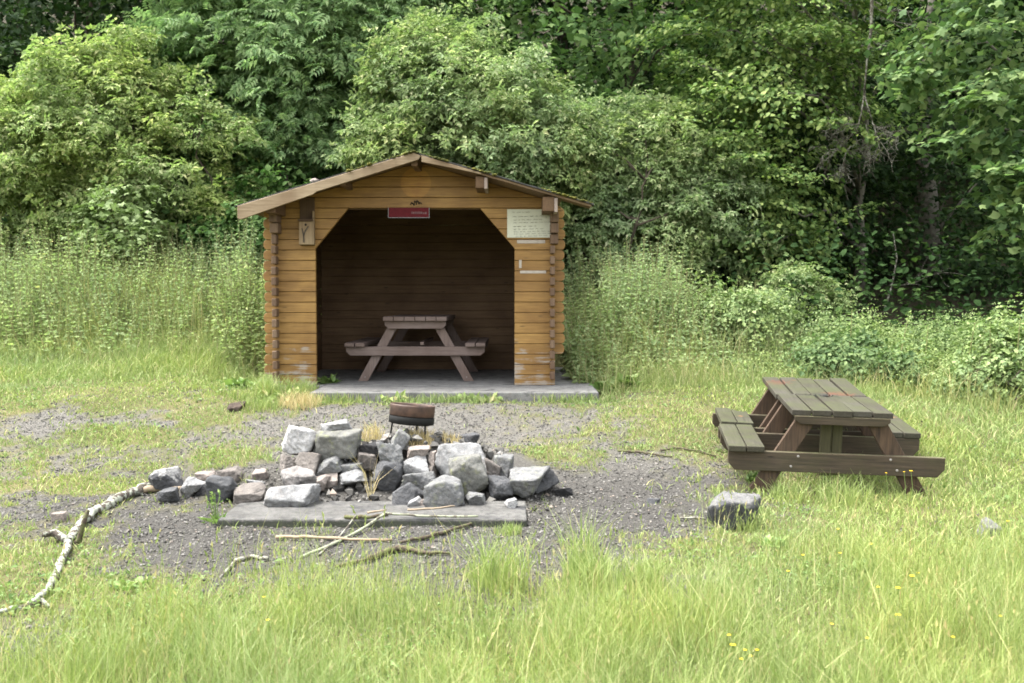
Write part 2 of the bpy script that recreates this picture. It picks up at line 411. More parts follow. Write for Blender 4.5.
at3 = g.n('ShaderNodeAttribute', attribute_name='forest')
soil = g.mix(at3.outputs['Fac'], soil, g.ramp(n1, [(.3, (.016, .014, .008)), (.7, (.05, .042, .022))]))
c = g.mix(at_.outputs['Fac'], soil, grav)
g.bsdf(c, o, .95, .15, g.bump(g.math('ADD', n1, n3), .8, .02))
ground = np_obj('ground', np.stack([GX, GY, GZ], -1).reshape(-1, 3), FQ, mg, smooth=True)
tag(ground, kind='structure')
me = ground.data
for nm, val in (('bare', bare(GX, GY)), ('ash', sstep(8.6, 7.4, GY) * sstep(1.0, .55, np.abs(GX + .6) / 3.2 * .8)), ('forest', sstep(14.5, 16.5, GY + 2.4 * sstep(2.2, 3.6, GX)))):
    a = me.attributes.new(nm, 'FLOAT', 'POINT'); a.data.foreach_set('value', np.ascontiguousarray(val.reshape(-1), np.float32))

# ------------------------------------------------------------------ leaf scattering
def nrm(a): return a / (np.linalg.norm(a, axis=-1, keepdims=True) + 1e-9)

def scatter(tpl, P, T, N, S):
    tv, tf = tpl; T = nrm(T); B = nrm(np.cross(N, T)); N = np.cross(T, B)
    S = np.asarray(S, float).reshape(-1, 1, 1) * np.ones((len(P), 1, 1))
    V = P[:, None, :] + S * (tv[None, :, 0:1] * B[:, None, :] + tv[None, :, 1:2] * T[:, None, :] + tv[None, :, 2:3] * N[:, None, :])
    Fc = tf[None] + (np.arange(len(P)) * len(tv))[:, None, None]
    return V.reshape(-1, 3), Fc.reshape(-1, tf.shape[1])

def join(parts):
    Vs, Fs, n = [], [], 0
    for V, Fc in parts: Vs.append(V); Fs.append(Fc + n); n += len(V)
    return np.concatenate(Vs), np.concatenate(Fs)

def leaflet(w=.28, fold=.12, y0=0, L=1, droop=.1):
    v = np.array([[0, 0, 0], [-w, .42, fold], [0, 1, -droop], [w, .42, fold]]) * [1, L, 1] + [0, y0, 0]
    return v, np.array([[0, 3, 2], [0, 2, 1]])
def oval(w=.36, fold=.08, droop=.12):
    v = np.array([[0, 0, 0], [-w * .8, .25, fold], [-w, .6, fold], [0, 1, -droop], [w, .6, fold], [w * .8, .25, fold], [0, .5, 0]], float)
    return v, np.array([[0, 6, 1], [1, 6, 2], [2, 6, 3], [0, 5, 6], [5, 4, 6], [4, 3, 6]])
def compound(pairs=3, w=.1, L=.42, ang=60, droop=.22):
    parts = []; lv, lf = leaflet(w / L, .1, 0, 1, .15)
    for i in range(pairs):
        y = .25 + .5 * i / max(1, pairs - 1)
        for s in (-1, 1):
            a = rad(ang) * s; c, sn = math.cos(a), math.sin(a); v = lv * L * (1 - .12 * abs(i - 1))
            v = np.stack([v[:, 0] * c + v[:, 1] * sn, -v[:, 0] * sn + v[:, 1] * c + y, v[:, 2] - droop * y * y - .25 * np.abs(v[:, 1])], -1)
            parts.append((v, lf))
    v = lv * L; v = np.stack([v[:, 0], v[:, 1] + .7, v[:, 2] - droop * .6 - .3 * v[:, 1]], -1); parts.append((v, lf))
    return join(parts)
def maple():
    pts = [(0, 0)]
    for a, r in ((-120, .36), (-88, .38), (-62, .66), (-32, .50), (0, .95), (32, .50), (62, .66), (88, .38), (120, .36)):
        pts.append((math.sin(rad(a)) * r * .95, .28 + math.cos(rad(a)) * r * .72))
    v = [(0, .28, .0)] + [(x, y, -.18 * (x * x + (y - .28) ** 2) * 1.5 + .05 * abs(x)) for x, y in pts]
    v = np.array(v); n = len(pts)
    return v, np.array([(0, 1 + (i + 1) % n, 1 + i) for i in range(n)])

LEAF = dict(leaflet=leaflet(), oval=oval(), elder=compound(2, .13, .42, 62), ash=compound(4, .075, .36, 62), maple=maple(), narrow=leaflet(.16, .08, 0, 1, .25), bramble=compound(1, .24, .55, 70))

def clumps(lobes, n, rg, shell=.28, front=.65, below=.5):
    wts = np.array([(l[3] * l[4] * l[5]) ** .66 for l in lobes]); wts /= wts.sum()
    C, D = [], []
    while len(C) < n:
        l = lobes[rg.choice(len(lobes), p=wts)]
        d = rg.normal(size=3); d /= np.linalg.norm(d)
        if d[1] > .1 and rg.random() < front: continue
        if d[2] < -.25 and rg.random() < below: continue
        r = 1 - shell * rg.random() ** 1.5 + .16 * max(0, rg.normal())
        c = np.array(l[:3]) + d * np.array(l[3:6]) * r
        inside = any((((c - np.array(q[:3])) / (np.array(q[3:6]) * .72)) ** 2).sum() < 1 for q in lobes if q is not l)
        if inside and rg.random() < .8: continue
        C.append(c); D.append(d)
    return np.array(C), np.array(D)

def crown(lobes, nclump, per, tpl, size, cr, rg, droop=.25, flat=.12, fill=.2, tilt=.45, up=1.0, **kw):
    C, D = clumps(lobes, nclump, rg, **kw)
    n = nclump * per; ci = np.repeat(np.arange(nclump), per)
    ax = D * [1, 1, .35] + rg.normal(size=D.shape) * .25; ax = nrm(ax)
    lat = nrm(np.cross(ax, [0, 0, 1.0])); upv = np.cross(lat, ax)
    sc = .45 + 1.0 * rg.random(nclump)
    u = rg.uniform(-1, 1, n); v = rg.normal(size=n) * .42 * (1.1 - .5 * np.clip(u, 0, 1)); h = rg.normal(size=n) * flat
    k = (cr * sc)[ci][:, None]
    P = C[ci] + k * (u[:, None] * ax[ci] + v[:, None] * lat[ci] + (h - droop * np.clip(u + .2, 0, 2) ** 2)[:, None] * upv[ci])
    T = ax[ci] * .8 + lat[ci] * (np.sign(v) * .6)[:, None] + rg.normal(size=(n, 3)) * .45; T[:, 2] -= .35
    N = rg.normal(size=(n, 3)) * tilt; N[:, 2] += up; N += D[ci] * .45
    S = size * rg.uniform(.55, 1.3, n) * (.8 + .4 * rg.random(nclump))[ci]
    if fill:
        m = int(n * fill); li = rg.integers(0, len(lobes), m); L = np.array([l[:6] for l in lobes])[li]
        d = nrm(rg.normal(size=(m, 3))) * (rg.random((m, 1)) ** .45) * .85
        P = np.concatenate([P, L[:, :3] + d * L[:, 3:6]]); T = np.concatenate([T, rg.normal(size=(m, 3))]); q = rg.normal(size=(m, 3)) * .6; q[:, 2] += .8
        N = np.concatenate([N, q]); S = np.concatenate([S, size * rg.uniform(.8, 1.4, m)])
    return scatter(LEAF[tpl], P, T, N, S), C

def limbs(base, top, C, r0, rg, nl=14, wob=.12, twig=.008, sub=True):
    mb = MB(); base = np.array(base, float); top = np.array(top, float); n = 9
    tr = [base + (top - base) * i / (n - 1) + np.append(rg.normal(size=2) * wob * (i > 0), 0) * .6 for i in range(n)]
    rr = [r0 * (1 - .82 * i / (n - 1)) * (1.35 if i == 0 else 1) for i in range(n)]
    mb.tube(tr, rr, 9)
    sel = rg.permutation(len(C))[:nl]
    for j in sel:
        c = C[j]; H = top[2] - base[2]; f = np.clip((c[2] - base[2]) / H - rg.uniform(.12, .3), .12, .92); i = f * (n - 1); i0 = int(i)
        s = tr[i0] + (tr[min(i0 + 1, n - 1)] - tr[i0]) * (i - i0); L = np.linalg.norm(c - s); r = min(r0 * .5, .012 + .011 * L) * (1 - .5 * f)
        p = [s + (c - s) * t + np.array([0, 0, .18 * L * math.sin(math.pi * t) * .6]) + rg.normal(size=3) * .035 * L * (0 < t < 1) for t in (0, .25, .5, .75, 1)]
        mb.tube(p, [r, r * .8, r * .6, r * .42, twig * .6], 5)
    return mb

def lobe(px, py, Y, rp, ry=None, depth=None):
    c = at(px, py, Y); r = rp * Y / F
    return (c.x, c.y, c.z, r, depth or r, (ry * Y / F) if ry else r)

def tree(name, label, cat, lobes, base_px, Y, top, leaf, mt, bark, r0, seed, nclump, per, size, cr, group=None, stems=1, nl=14, trunkname='trunk', extra=None, **kw):
    rg = np.random.default_rng(seed)
    bx = (base_px - 512) / F * Y; bz = float(gz(bx, Y)) - .1
    root = empty(name, (bx, Y, bz)); tag(root, label, cat, group)
    (V, Fc), C = crown(lobes, nclump, per, leaf, size, cr, rg, **kw)
    off = np.array([bx, Y, bz])
    np_obj('crown', V - off, Fc, mt, root)
    tp = np.array(at(top[0], top[1], Y)) - off
    if stems == 1: limbs((0, 0, 0), tp, C - off, r0, rg, nl).build(trunkname, bark, root, smooth=True)
    else:
        mb = MB()
        for s in range(stems):
            a = 2 * math.pi * s / stems + rg.random(); sp = tp[2] * .35
            t2 = tp + np.array([math.cos(a) * sp, math.sin(a) * sp * .7, -rg.random() * .3 * tp[2]])
            q = limbs((math.cos(a) * .15, math.sin(a) * .15, 0), t2, C - off, r0, rg, nl // stems + 1); mb.add(q.V, q.F)
        mb.build(trunkname, bark, root, smooth=True)
    if extra: extra(root, off)
    return root

M['l_elder'] = leaf_mat('elder_leaves', [(0, (.125, .18, .065)), (.5, (.205, .275, .105)), (.85, (.29, .345, .16)), (1, (.42, .43, .25))], .38, .65, .2, big=.9)
M['l_elder2'] = leaf_mat('grey_green_elder_leaves', [(0, (.11, .165, .072)), (.5, (.18, .245, .115)), (.85, (.255, .315, .165)), (1, (.38, .40, .25))], .36, .65, .2, big=.8)
M['l_ash'] = leaf_mat('ash_leaves', [(0, (.105, .18, .072)), (.5, (.19, .28, .12)), (1, (.29, .375, .18))], .34, .6, .2)
M['l_hazel'] = leaf_mat('hazel_leaves', [(0, (.055, .115, .032)), (.5, (.10, .185, .055)), (1, (.175, .27, .085))], .34, .6, .2)
M['l_maple'] = leaf_mat('maple_leaves', [(0, (.06, .12, .036)), (.6, (.13, .22, .068)), (1, (.235, .325, .115))], .34, .6, .2)
M['l_beam'] = leaf_mat('hornbeam_leaves', [(0, (.07, .125, .036)), (.5, (.15, .225, .066)), (1, (.30, .36, .12))], .34, .6, .2)
M['l_right'] = leaf_mat('sycamore_leaves', [(0, (.06, .11, .040)), (.5, (.11, .18, .064)), (1, (.22, .285, .11))], .34, .6, .2)
M['l_dark'] = leaf_mat('shade_darkened_leaves', [(0, (.012, .030, .009)), (.6, (.026, .052, .015)), (1, (.055, .095, .026))], .25, .7, .15)  # deep shade of the wood is put into these leaf colours
M['l_far'] = leaf_mat('far_shade_darkened_leaves', [(0, (.012, .03, .008)), (.7, (.026, .052, .014)), (1, (.05, .085, .022))], .2, .8, .1)  # leaves darkened in colour to paint the shade of the hillside wood
M['l_nettle'] = leaf_mat('nettle_leaves', [(0, (.165, .225, .11)), (.5, (.22, .285, .14)), (.97, (.275, .34, .175)), (1, (.40, .39, .19))], .38, .7, .2, big=.5)
M['l_bramble'] = leaf_mat('bramble_leaves', [(0, (.075, .125, .042)), (.5, (.13, .19, .068)), (1, (.225, .285, .12))], .25, .55, .3, big=.6)
M['l_dock'] = leaf_mat('dock_leaves', [(0, (.10, .17, .04)), (1, (.22, .29, .09))], .25, .5, .35)
M['stalk'] = leaf_mat('weed_stalks', [(0, (.16, .18, .07)), (1, (.27, .25, .12))], .05, .8, .2)
M['g_short'] = leaf_mat('short_grass', [(0, (.13, .185, .06)), (.5, (.20, .26, .092)), (.87, (.26, .30, .13)), (1, (.39, .35, .20))], .25, .6, .2, big=.9)
M['g_tall'] = leaf_mat('tall_grass', [(0, (.14, .195, .055)), (.5, (.225, .285, .10)), (.83, (.29, .335, .155)), (.94, (.43, .40, .23)), (1, (.24, .17, .09))], .28, .55, .25, big=1.2)
M['g_edge'] = leaf_mat('seeding_grass', [(0, (.14, .18, .065)), (.6, (.22, .255, .11)), (.85, (.30, .30, .16)), (1, (.40, .34, .22))], .3, .7, .15, big=.7)
M['g_dry'] = leaf_mat('dry_grass', [(0, (.34, .26, .12)), (1, (.54, .44, .25))], .2, .7, .2)
M['yellow'] = leaf_mat('yellow_petals', [(0, (.75, .50, .02)), (1, (.85, .66, .04))], .2, .6, .2)

# ------------------------------------------------------------------ woods behind the clearing
tree('elder_bush', 'large pale yellow-green bush left of the shelter, rising above the nettles', 'bush',
     [lobe(100, 140, 16.6, 92), lobe(45, 175, 16.6, 85), lobe(180, 180, 16.4, 80), lobe(135, 95, 16.7, 52), lobe(215, 215, 16.3, 52), lobe(20, 205, 16.4, 60), lobe(120, 215, 16.3, 66)],
     125, 16.6, (120, 130), 'elder', M['l_elder'], BARK['brown'], .05, 1, 330, 46, .185, .30, stems=4, nl=26, trunkname='stem', droop=.2, flat=.22, fill=.25, group=None, tilt=.6)
tree('elder_bush', 'pale bush directly behind the peak of the shelter roof', 'bush',
     [lobe(450, 115, 15.6, 72), lobe(490, 145, 15.4, 80), lobe(400, 160, 15.2, 45), lobe(445, 70, 15.8, 48), lobe(530, 160, 15.2, 62)],
     430, 15.7, (430, 110), 'elder', M['l_elder2'], BARK['brown'], .05, 2, 310, 46, .18, .30, stems=3, nl=20, trunkname='stem', droop=.2, flat=.22, fill=.25, tilt=.6)
tree('elder_bush', 'grey-green bush showing over the right slope of the shelter roof', 'bush',
     [lobe(600, 190, 16.2, 80), lobe(665, 190, 16.2, 70), lobe(600, 240, 15.9, 66), lobe(560, 150, 16.3, 52), lobe(690, 230, 15.9, 62), lobe(640, 250, 15.8, 60)],
     620, 15.2, (620, 170), 'elder', M['l_elder2'], BARK['brown'], .05, 3, 330, 46, .18, .30, stems=3, nl=20, trunkname='stem', droop=.2, flat=.22, fill=.25, tilt=.6)
tree('ash_tree', 'tall mid-green tree with feathery leaves behind the left roof slope', 'tree',
     [lobe(335, 70, 18.0, 105), lobe(262, 45, 18.2, 88), lobe(385, 40, 18.6, 80), lobe(315, 165, 17.8, 82), lobe(360, 150, 17.9, 60), lobe(300, -60, 19, 140), lobe(255, 110, 18.2, 55)],
     333, 18.8, (333, -60), 'ash', M['l_ash'], BARK['dark'], .09, 4, 400, 34, .33, .55, nl=26, droop=.35, flat=.14, fill=.35, below=.6)
tree('hazel_bush', 'round-leaved green bush between the pale bush and the shelter', 'bush',
     [lobe(215, 150, 17.3, 62), lobe(255, 200, 17.0, 62), lobe(215, 235, 16.9, 46), lobe(265, 245, 16.3, 45), lobe(190, 90, 17.8, 45)],
     235, 16.2, (230, 140), 'oval', M['l_hazel'], BARK['brown'], .045, 5, 240, 45, .105, .34, stems=3, nl=16, trunkname='stem', droop=.25, flat=.2, fill=.35)
tree('maple_tree', 'dark-gapped maple above the pale bushes, top middle', 'tree',
     [lobe(560, 20, 18.6, 95), lobe(640, 50, 18.4, 85), lobe(600, 110, 18.2, 60), lobe(520, 60, 18.4, 50), lobe(700, 20, 18.8, 70), lobe(590, -90, 19, 170), lobe(700, 120, 18.6, 50)],
     632, 19, (632, -120), 'maple', M['l_maple'], BARK['dark'], .10, 6, 210, 64, .130, .65, nl=24, droop=.35, flat=.09, fill=.12, shell=.5, tilt=.35)
tree('hornbeam_tree', 'yellow-green tree with layered sprays, right of the middle', 'tree',
     [lobe(770, 40, 16.6, 95), lobe(740, 150, 16.2, 70), lobe(800, 110, 16.2, 70), lobe(760, 205, 16, 60), lobe(820, 60, 16.6, 60), lobe(770, -70, 17, 130), lobe(812, 235, 15.8, 36), lobe(705, 110, 16.6, 45)],
     858, 17, (865, -80), 'oval', M['l_beam'], BARK['grey'], .09, 7, 220, 125, .080, .62, nl=26, droop=.25, flat=.06, fill=.12, shell=.5, tilt=.3)
tree('sycamore_tree', 'broad-leaved tree hanging in from the right edge', 'tree',
     [lobe(990, 50, 13.8, 80), lobe(1015, 120, 13.4, 65), lobe(935, 70, 13.8, 40), lobe(1022, 215, 13.0, 42, 55), lobe(1075, 180, 13.4, 80), lobe(1040, -40, 14.4, 150), lobe(910, 85, 13.8, 32), lobe(990, 150, 13.4, 38)],
     1075, 14.2, (1050, -120), 'maple', M['l_right'], BARK['grey'], .12, 8, 150, 72, .118, .55, nl=24, droop=.3, flat=.07, fill=.12, shell=.55, tilt=.32)
und = 'shaded trees at the foot of the wood'
tree('shade_tree', 'deep green shaded tree below the hornbeam, right of the pale bushes', 'tree',
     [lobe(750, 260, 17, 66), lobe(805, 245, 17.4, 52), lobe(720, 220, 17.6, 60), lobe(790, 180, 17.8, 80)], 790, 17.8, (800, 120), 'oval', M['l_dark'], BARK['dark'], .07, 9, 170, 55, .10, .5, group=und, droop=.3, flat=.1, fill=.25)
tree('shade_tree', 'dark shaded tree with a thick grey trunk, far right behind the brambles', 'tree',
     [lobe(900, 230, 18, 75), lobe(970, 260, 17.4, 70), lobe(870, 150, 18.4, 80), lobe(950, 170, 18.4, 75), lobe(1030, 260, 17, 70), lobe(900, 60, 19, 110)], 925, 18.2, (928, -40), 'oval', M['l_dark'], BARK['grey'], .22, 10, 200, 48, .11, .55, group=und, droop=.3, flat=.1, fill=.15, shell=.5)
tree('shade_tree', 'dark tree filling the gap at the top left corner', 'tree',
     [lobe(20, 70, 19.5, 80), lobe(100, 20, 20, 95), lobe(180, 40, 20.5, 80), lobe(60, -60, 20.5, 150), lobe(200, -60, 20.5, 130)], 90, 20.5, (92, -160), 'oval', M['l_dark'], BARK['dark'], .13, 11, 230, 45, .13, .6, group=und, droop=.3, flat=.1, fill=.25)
tree('shade_bush', 'dark round-leaved bush close behind the left shelter wall', 'bush',
     [lobe(245, 235, 15.9, 40), lobe(225, 255, 15.8, 34), lobe(280, 225, 15.9, 40)], 245, 15.9, (250, 210), 'oval', M['l_hazel'], BARK['brown'], .035, 12, 110, 45, .095, .28, stems=3, nl=9, trunkname='stem', droop=.25, flat=.2, fill=.35)
tree('sapling', 'light green broad-leaved sapling in front of the large pale bush', 'tree',
     [lobe(125, 215, 15.0, 34), lobe(140, 238, 14.9, 26), lobe(100, 232, 15.0, 24)], 128, 15.0, (125, 195), 'maple', leaf_mat('sapling_leaves', [(0, (.14, .20, .065)), (1, (.26, .33, .14))], .3, .5, .35), BARK['brown'], .02, 13, 60, 34, .085, .26, nl=9, droop=.3, flat=.15, fill=.1)
far = 'tall trees of the hillside wood'
FARL = ['tall dark tree of the hillside wood behind the pale bush', 'tall dark tree of the hillside wood behind the ash', 'tall dark tree of the hillside wood behind the shelter roof',
        'tall dark tree of the hillside wood behind the maple', 'tall dark tree of the hillside wood behind the hornbeam', 'tall dark tree of the hillside wood behind the thick grey trunk', 'tall dark tree of the hillside wood at the right edge']
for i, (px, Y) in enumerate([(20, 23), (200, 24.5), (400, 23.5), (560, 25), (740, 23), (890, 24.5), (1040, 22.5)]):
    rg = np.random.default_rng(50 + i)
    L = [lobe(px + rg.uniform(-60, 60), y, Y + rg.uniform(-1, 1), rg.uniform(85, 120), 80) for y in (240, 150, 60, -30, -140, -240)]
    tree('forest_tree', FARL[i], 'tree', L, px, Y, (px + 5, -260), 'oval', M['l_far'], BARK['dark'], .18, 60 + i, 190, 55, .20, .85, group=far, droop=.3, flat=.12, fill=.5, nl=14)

sg_ = 'shrubs at the edge of the brambles'
tree('edge_shrub', 'rounded grey-green shrub between the pale bushes and the dark hollow', 'shrub', [lobe(795, 288, 13.8, 18, 22), lobe(772, 303, 13.6, 24, 18), lobe(818, 304, 13.7, 18, 16)], 795, 13.6, (795, 285), 'elder', M['l_elder2'], BARK['brown'], .015, 71, 60, 34, .13, .2, group=sg_, nl=6, stems=3, trunkname='stem', flat=.2, fill=.3)
tree('edge_shrub', 'dark low shrub in the brambles right behind the outdoor table', 'shrub', [lobe(850, 364, 11.2, 32, 15), lobe(885, 368, 11.0, 24, 14), lobe(822, 356, 11.4, 20, 16), lobe(860, 345, 11.5, 15, 13)], 855, 11, (855, 350), 'bramble', leaf_mat('dark_shrub_leaves', [(0, (.05, .09, .032)), (.5, (.09, .14, .05)), (1, (.17, .225, .09))], .3, .65, .2), BARK['brown'], .012, 72, 70, 34, .10, .26, group=sg_, nl=6, stems=3, trunkname='stem', flat=.3, fill=.3, shell=.5)
tree('edge_shrub', 'leafy shrub standing forward of the brambles at the right edge', 'shrub', [lobe(1012, 375, 10.2, 30, 20), lobe(1040, 358, 10.2, 40, 34), lobe(985, 378, 10.3, 26, 14), lobe(1000, 350, 10.5, 16, 20)], 1010, 9.9, (1005, 350), 'bramble', M['l_bramble'], BARK['brown'],   .012, 73, 100, 30, .10, .28, group=sg_, nl=6, stems=3, trunkname='stem', flat=.3, fill=.25, shell=.55)
tree('edge_shrub', 'light green shrub at the back of the brambles above the table top', 'shrub', [lobe(755, 318, 12.4, 30, 22), lobe(725, 312, 12.5, 24, 20)], 745, 12.4, (745, 305), 'bramble', M['l_bramble'], BARK['brown'], .012, 74, 70, 30, .09, .26, group=sg_, nl=6, stems=3, trunkname='stem', flat=.3, fill=.3, shell=.5)
# leafy undergrowth of the wooded slope
rg = np.random.default_rng(91); n = 60000
X = rg.uniform(-16, 16, n); Y = 15.5 - 2.9 * sstep(2.6, 3.8, X) + 20 * rg.random(n) ** 1.3; Z = gz(X, Y) + rg.random(n) ** 2 * 1.5
Nn = rg.normal(size=(n, 3)) * .5; Nn[:, 2] += 1; Nn[:, 1] -= .4
V, Fc = scatter(LEAF['oval'], np.stack([X, Y, Z], -1), rg.normal(size=(n, 3)) * [1, 1, .4], Nn, rg.uniform(.06, .13, n))
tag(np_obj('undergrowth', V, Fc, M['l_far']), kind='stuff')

# dead hanging branch in front of the dark wood
def twigs(mb, p, d, L, r, rg, depth, grav=-.25):
    n = 4; pts = [p]; q = p.copy(); dd = d.copy()
    for i in range(n):
        dd = nrm(dd + rg.normal(size=3) * .22 + np.array([0, 0, grav * .25])); q = q + dd * L / n; pts.append(q)
    mb.tube(pts, [r * (1 - .55 * i / n) for i in range(n + 1)], 4, cap=False)
    if depth > 0:
        for i in range(1, n + 1):
            for _ in range(2):
                a = nrm(dd + rg.normal(size=3) * np.array([.9, .5, .75])); twigs(mb, pts[i], a, L * rg.uniform(.45, .7), max(r * .55, .0035), rg, depth - 1, grav)
rg = np.random.default_rng(31); DY = 15.0
db = empty('dead_branch', at(870, 0, DY)); tag(db, 'bare grey dead branch hanging down in front of the dark wood', 'branch')
mb = MB(); off = np.array(at(870, 0, DY)); pp = lambda a, b, y=DY: np.array(at(a, b, y)) - off
mb.tube([pp(873, -60), pp(872, 0), pp(871, 30), pp(867, 60), pp(864, 95)], [.034, .028, .022, .016, .013], 7)
mb.tube([pp(864, 95), pp(862, 110), pp(859, 122), pp(858, 128)], [.014, .012, .010, .008], 5)
mb.tube([pp(864, 95), pp(869, 110), pp(874, 126)], [.014, .011, .008], 5)
mb.build('limb', M['deadtwig'], db, smooth=True)
mb = MB()
for (a, b), dr, L in [((858, 126), (-.4, 0, -.8), .6), ((860, 124), (-.9, .1, -.3), .42), ((873, 124), (.6, 0, -.4), .42), ((872, 122), (.1, 0, -.9), .45), ((866, 124), (-.2, 0, -.8), .4), ((851, 146), (-.6, .1, -.6), .42)]:
    twigs(mb, pp(a, b), nrm(np.array(dr, float)), L, .010, rg, 2)
mb.build('twigs', M['deadtwig'], db)
mb = MB()
for (a, b), dr, L in [((873, 5), (.7, 0, -.5), .45), ((882, 18), (.95, 0, -.2), .7), ((890, 12), (.9, 0, .1), .5), ((868, 40), (.6, 0, -.2), .3)]:
    twigs(mb, pp(a, b), nrm(np.array(dr, float)), L, .010, rg, 1, 0)
mb.build('side_twigs', M['deadtwig'], db)
rg = np.random.default_rng(33)
db = empty('dead_branch', at(895, 240, 15.2)); tag(db, 'thin dead stem standing above the brambles below the hanging branch', 'branch')
off = np.array(at(895, 240, 15.2)); mb = MB(); pp = lambda a, b: np.array(at(a, b, 15.2)) - off
mb.tube([pp(884, 312), pp(892, 285), pp(897, 258), pp(893, 232)], [.016, .014, .012, .007], 5)
twigs(mb, pp(890, 285), nrm(np.array([.8, 0, -.1])), .7, .009, rg, 1, -.1)
mb.build('limb', M['deadtwig'], db)

# ------------------------------------------------------------------ nettles, brambles, docks (countless: stuff)
def weed_bed(name, pts, hfun, mt, rg, leaf, size, step=.1, spread=.12, stalk=True, lowbare=.2):
    Ps, Ts, Ns, Ss = [], [], [], []; stalks = MB(); sv = []
    for (x, y, mh) in pts:
        z0 = float(gz(x, y)); h = hfun(x, y) * rg.uniform(.55, 1.15) * mh; lean = rg.normal(size=2) * .17 * h; sz = rg.uniform(.6, 1.25); dr = rg.uniform(.2, .9)
        zs = np.arange(h * lowbare, h, step * rg.uniform(.8, 1.2)); k = len(zs)
        for i, zz in enumerate(zs):
            f = zz / h; c = np.array([x + lean[0] * f, y + lean[1] * f, z0 + zz]); a0 = rg.random() * 6.28
            for s in (0, math.pi):
                a = a0 + s + rg.normal() * .3; d = np.array([math.cos(a), math.sin(a), .25 - dr * rg.random() * 1.3])
                Ps.append(c + d * .01); Ts.append(d); Ns.append(np.array([rg.normal() * .6, rg.normal() * .6 - .25, 1]))
                Ss.append(size * sz * (1.2 - .75 * f ** 2) * rg.uniform(.5, 1.3))
        if stalk: sv.append((np.array([x, y, z0]), np.array([x + lean[0], y + lean[1], z0 + h])))
    L = scatter(LEAF[leaf], np.array(Ps), np.array(Ts), np.array(Ns), np.array(Ss))
    parts = [L]; mi = [np.zeros(len(L[1]), int)]
    if sv:
        A = np.array([a for a, b in sv]); B = np.array([b for a, b in sv]); r = .005
        o3 = np.array([[1, 0, 0], [-.5, .87, 0], [-.5, -.87, 0]]) * r
        V = np.concatenate([A[:, None] + o3, B[:, None] + o3 * .5], 1).reshape(-1, 3)
        f = np.array([[0, 1, 4], [0, 4, 3], [1, 2, 5], [1, 5, 4], [2, 0, 3], [2, 3, 5]])
        parts.append((V, (f[None] + (np.arange(len(A)) * 6)[:, None, None]).reshape(-1, 3))); mi.append(np.ones(len(A) * 6, int))
    V, Fc = join(parts)
    return tag(np_obj(name, V, Fc, None, mats=[mt, M['stalk']], midx=np.concatenate(mi)), kind='stuff')

def in_hut(x, y): return abs(x - HX) < 1.78 and 10.0 < y < 13.8
rg = np.random.default_rng(101)
pts = []
while len(pts) < 1900:
    x, y = rg.uniform(-8.6, -2.5), rg.uniform(12.0, 15.2)
    edge = 12.9 + .5 * (vnoise(x, 0, .8, 77) - .5) - .35 * sstep(-3.9, -2.7, x)
    if y < edge - .5 or in_hut(x, y) or rg.random() > .25 + (y - edge + .5) * .9: continue
    pts.append((x, y, .28 + .72 * float(sstep(-.5, 1.1, y - edge)) * (.55 + .75 * float(vnoise(x, y, .42, 91)))))
weed_bed('nettles', pts, lambda x, y: .98 + .42 * float(vnoise(x, y, .9, 5)) + .16 * (y > 13.6), M['l_nettle'], rg, 'leaflet', .078, step=.058)
pts = []
while len(pts) < 1300:
    x, y = rg.uniform(.72, 4.6), rg.uniform(11.2, 14.8)
    if y > 14.8 - 2.6 * sstep(1.3, 3.2, x): continue
    edge = 11.7 + .5 * (vnoise(x, 0, .8, 78) - .5) + .1 * max(0, x - 2)
    if y < edge - .5 or in_hut(x, y) or rg.random() > .25 + (y - edge + .5) * .9: continue
    pts.append((x, y, .28 + .72 * float(sstep(-.5, 1.1, y - edge)) * (.55 + .75 * float(vnoise(x, y, .42, 91)))))
weed_bed('nettles', pts, lambda x, y: .96 + .32 * float(vnoise(x, y, .9, 6)) - .24 * max(0, x - 1.9), M['l_nettle'], rg, 'leaflet', .078, step=.058)
# brambles: domed mounds to the right
pts = []
def bh(x, y): return .42 + .50 * float(vnoise(x, y, .8, 15)) - .20 * sstep(3.6, 5, x) + .12 * sstep(5.0, 5.8, x)
while len(pts) < 2600:
    x, y = rg.uniform(2.5, 8), rg.uniform(9.3, 12.9)
    e = 11.3 - 1.55 * sstep(3.0, 5.4, x) + .4 * (vnoise(x, y, .7, 79) - .5)
    if rg.random() > (y - e + .5) / 1.0: continue
    pts.append((x, y, .3 + .7 * float(sstep(-.4, 1.4, y - e)) * (.6 + .8 * float(vnoise(x, y, .4, 92)))))
weed_bed('brambles', pts, bh, M['l_bramble'], rg, 'bramble', .085, step=.055, stalk=False, lowbare=.15)

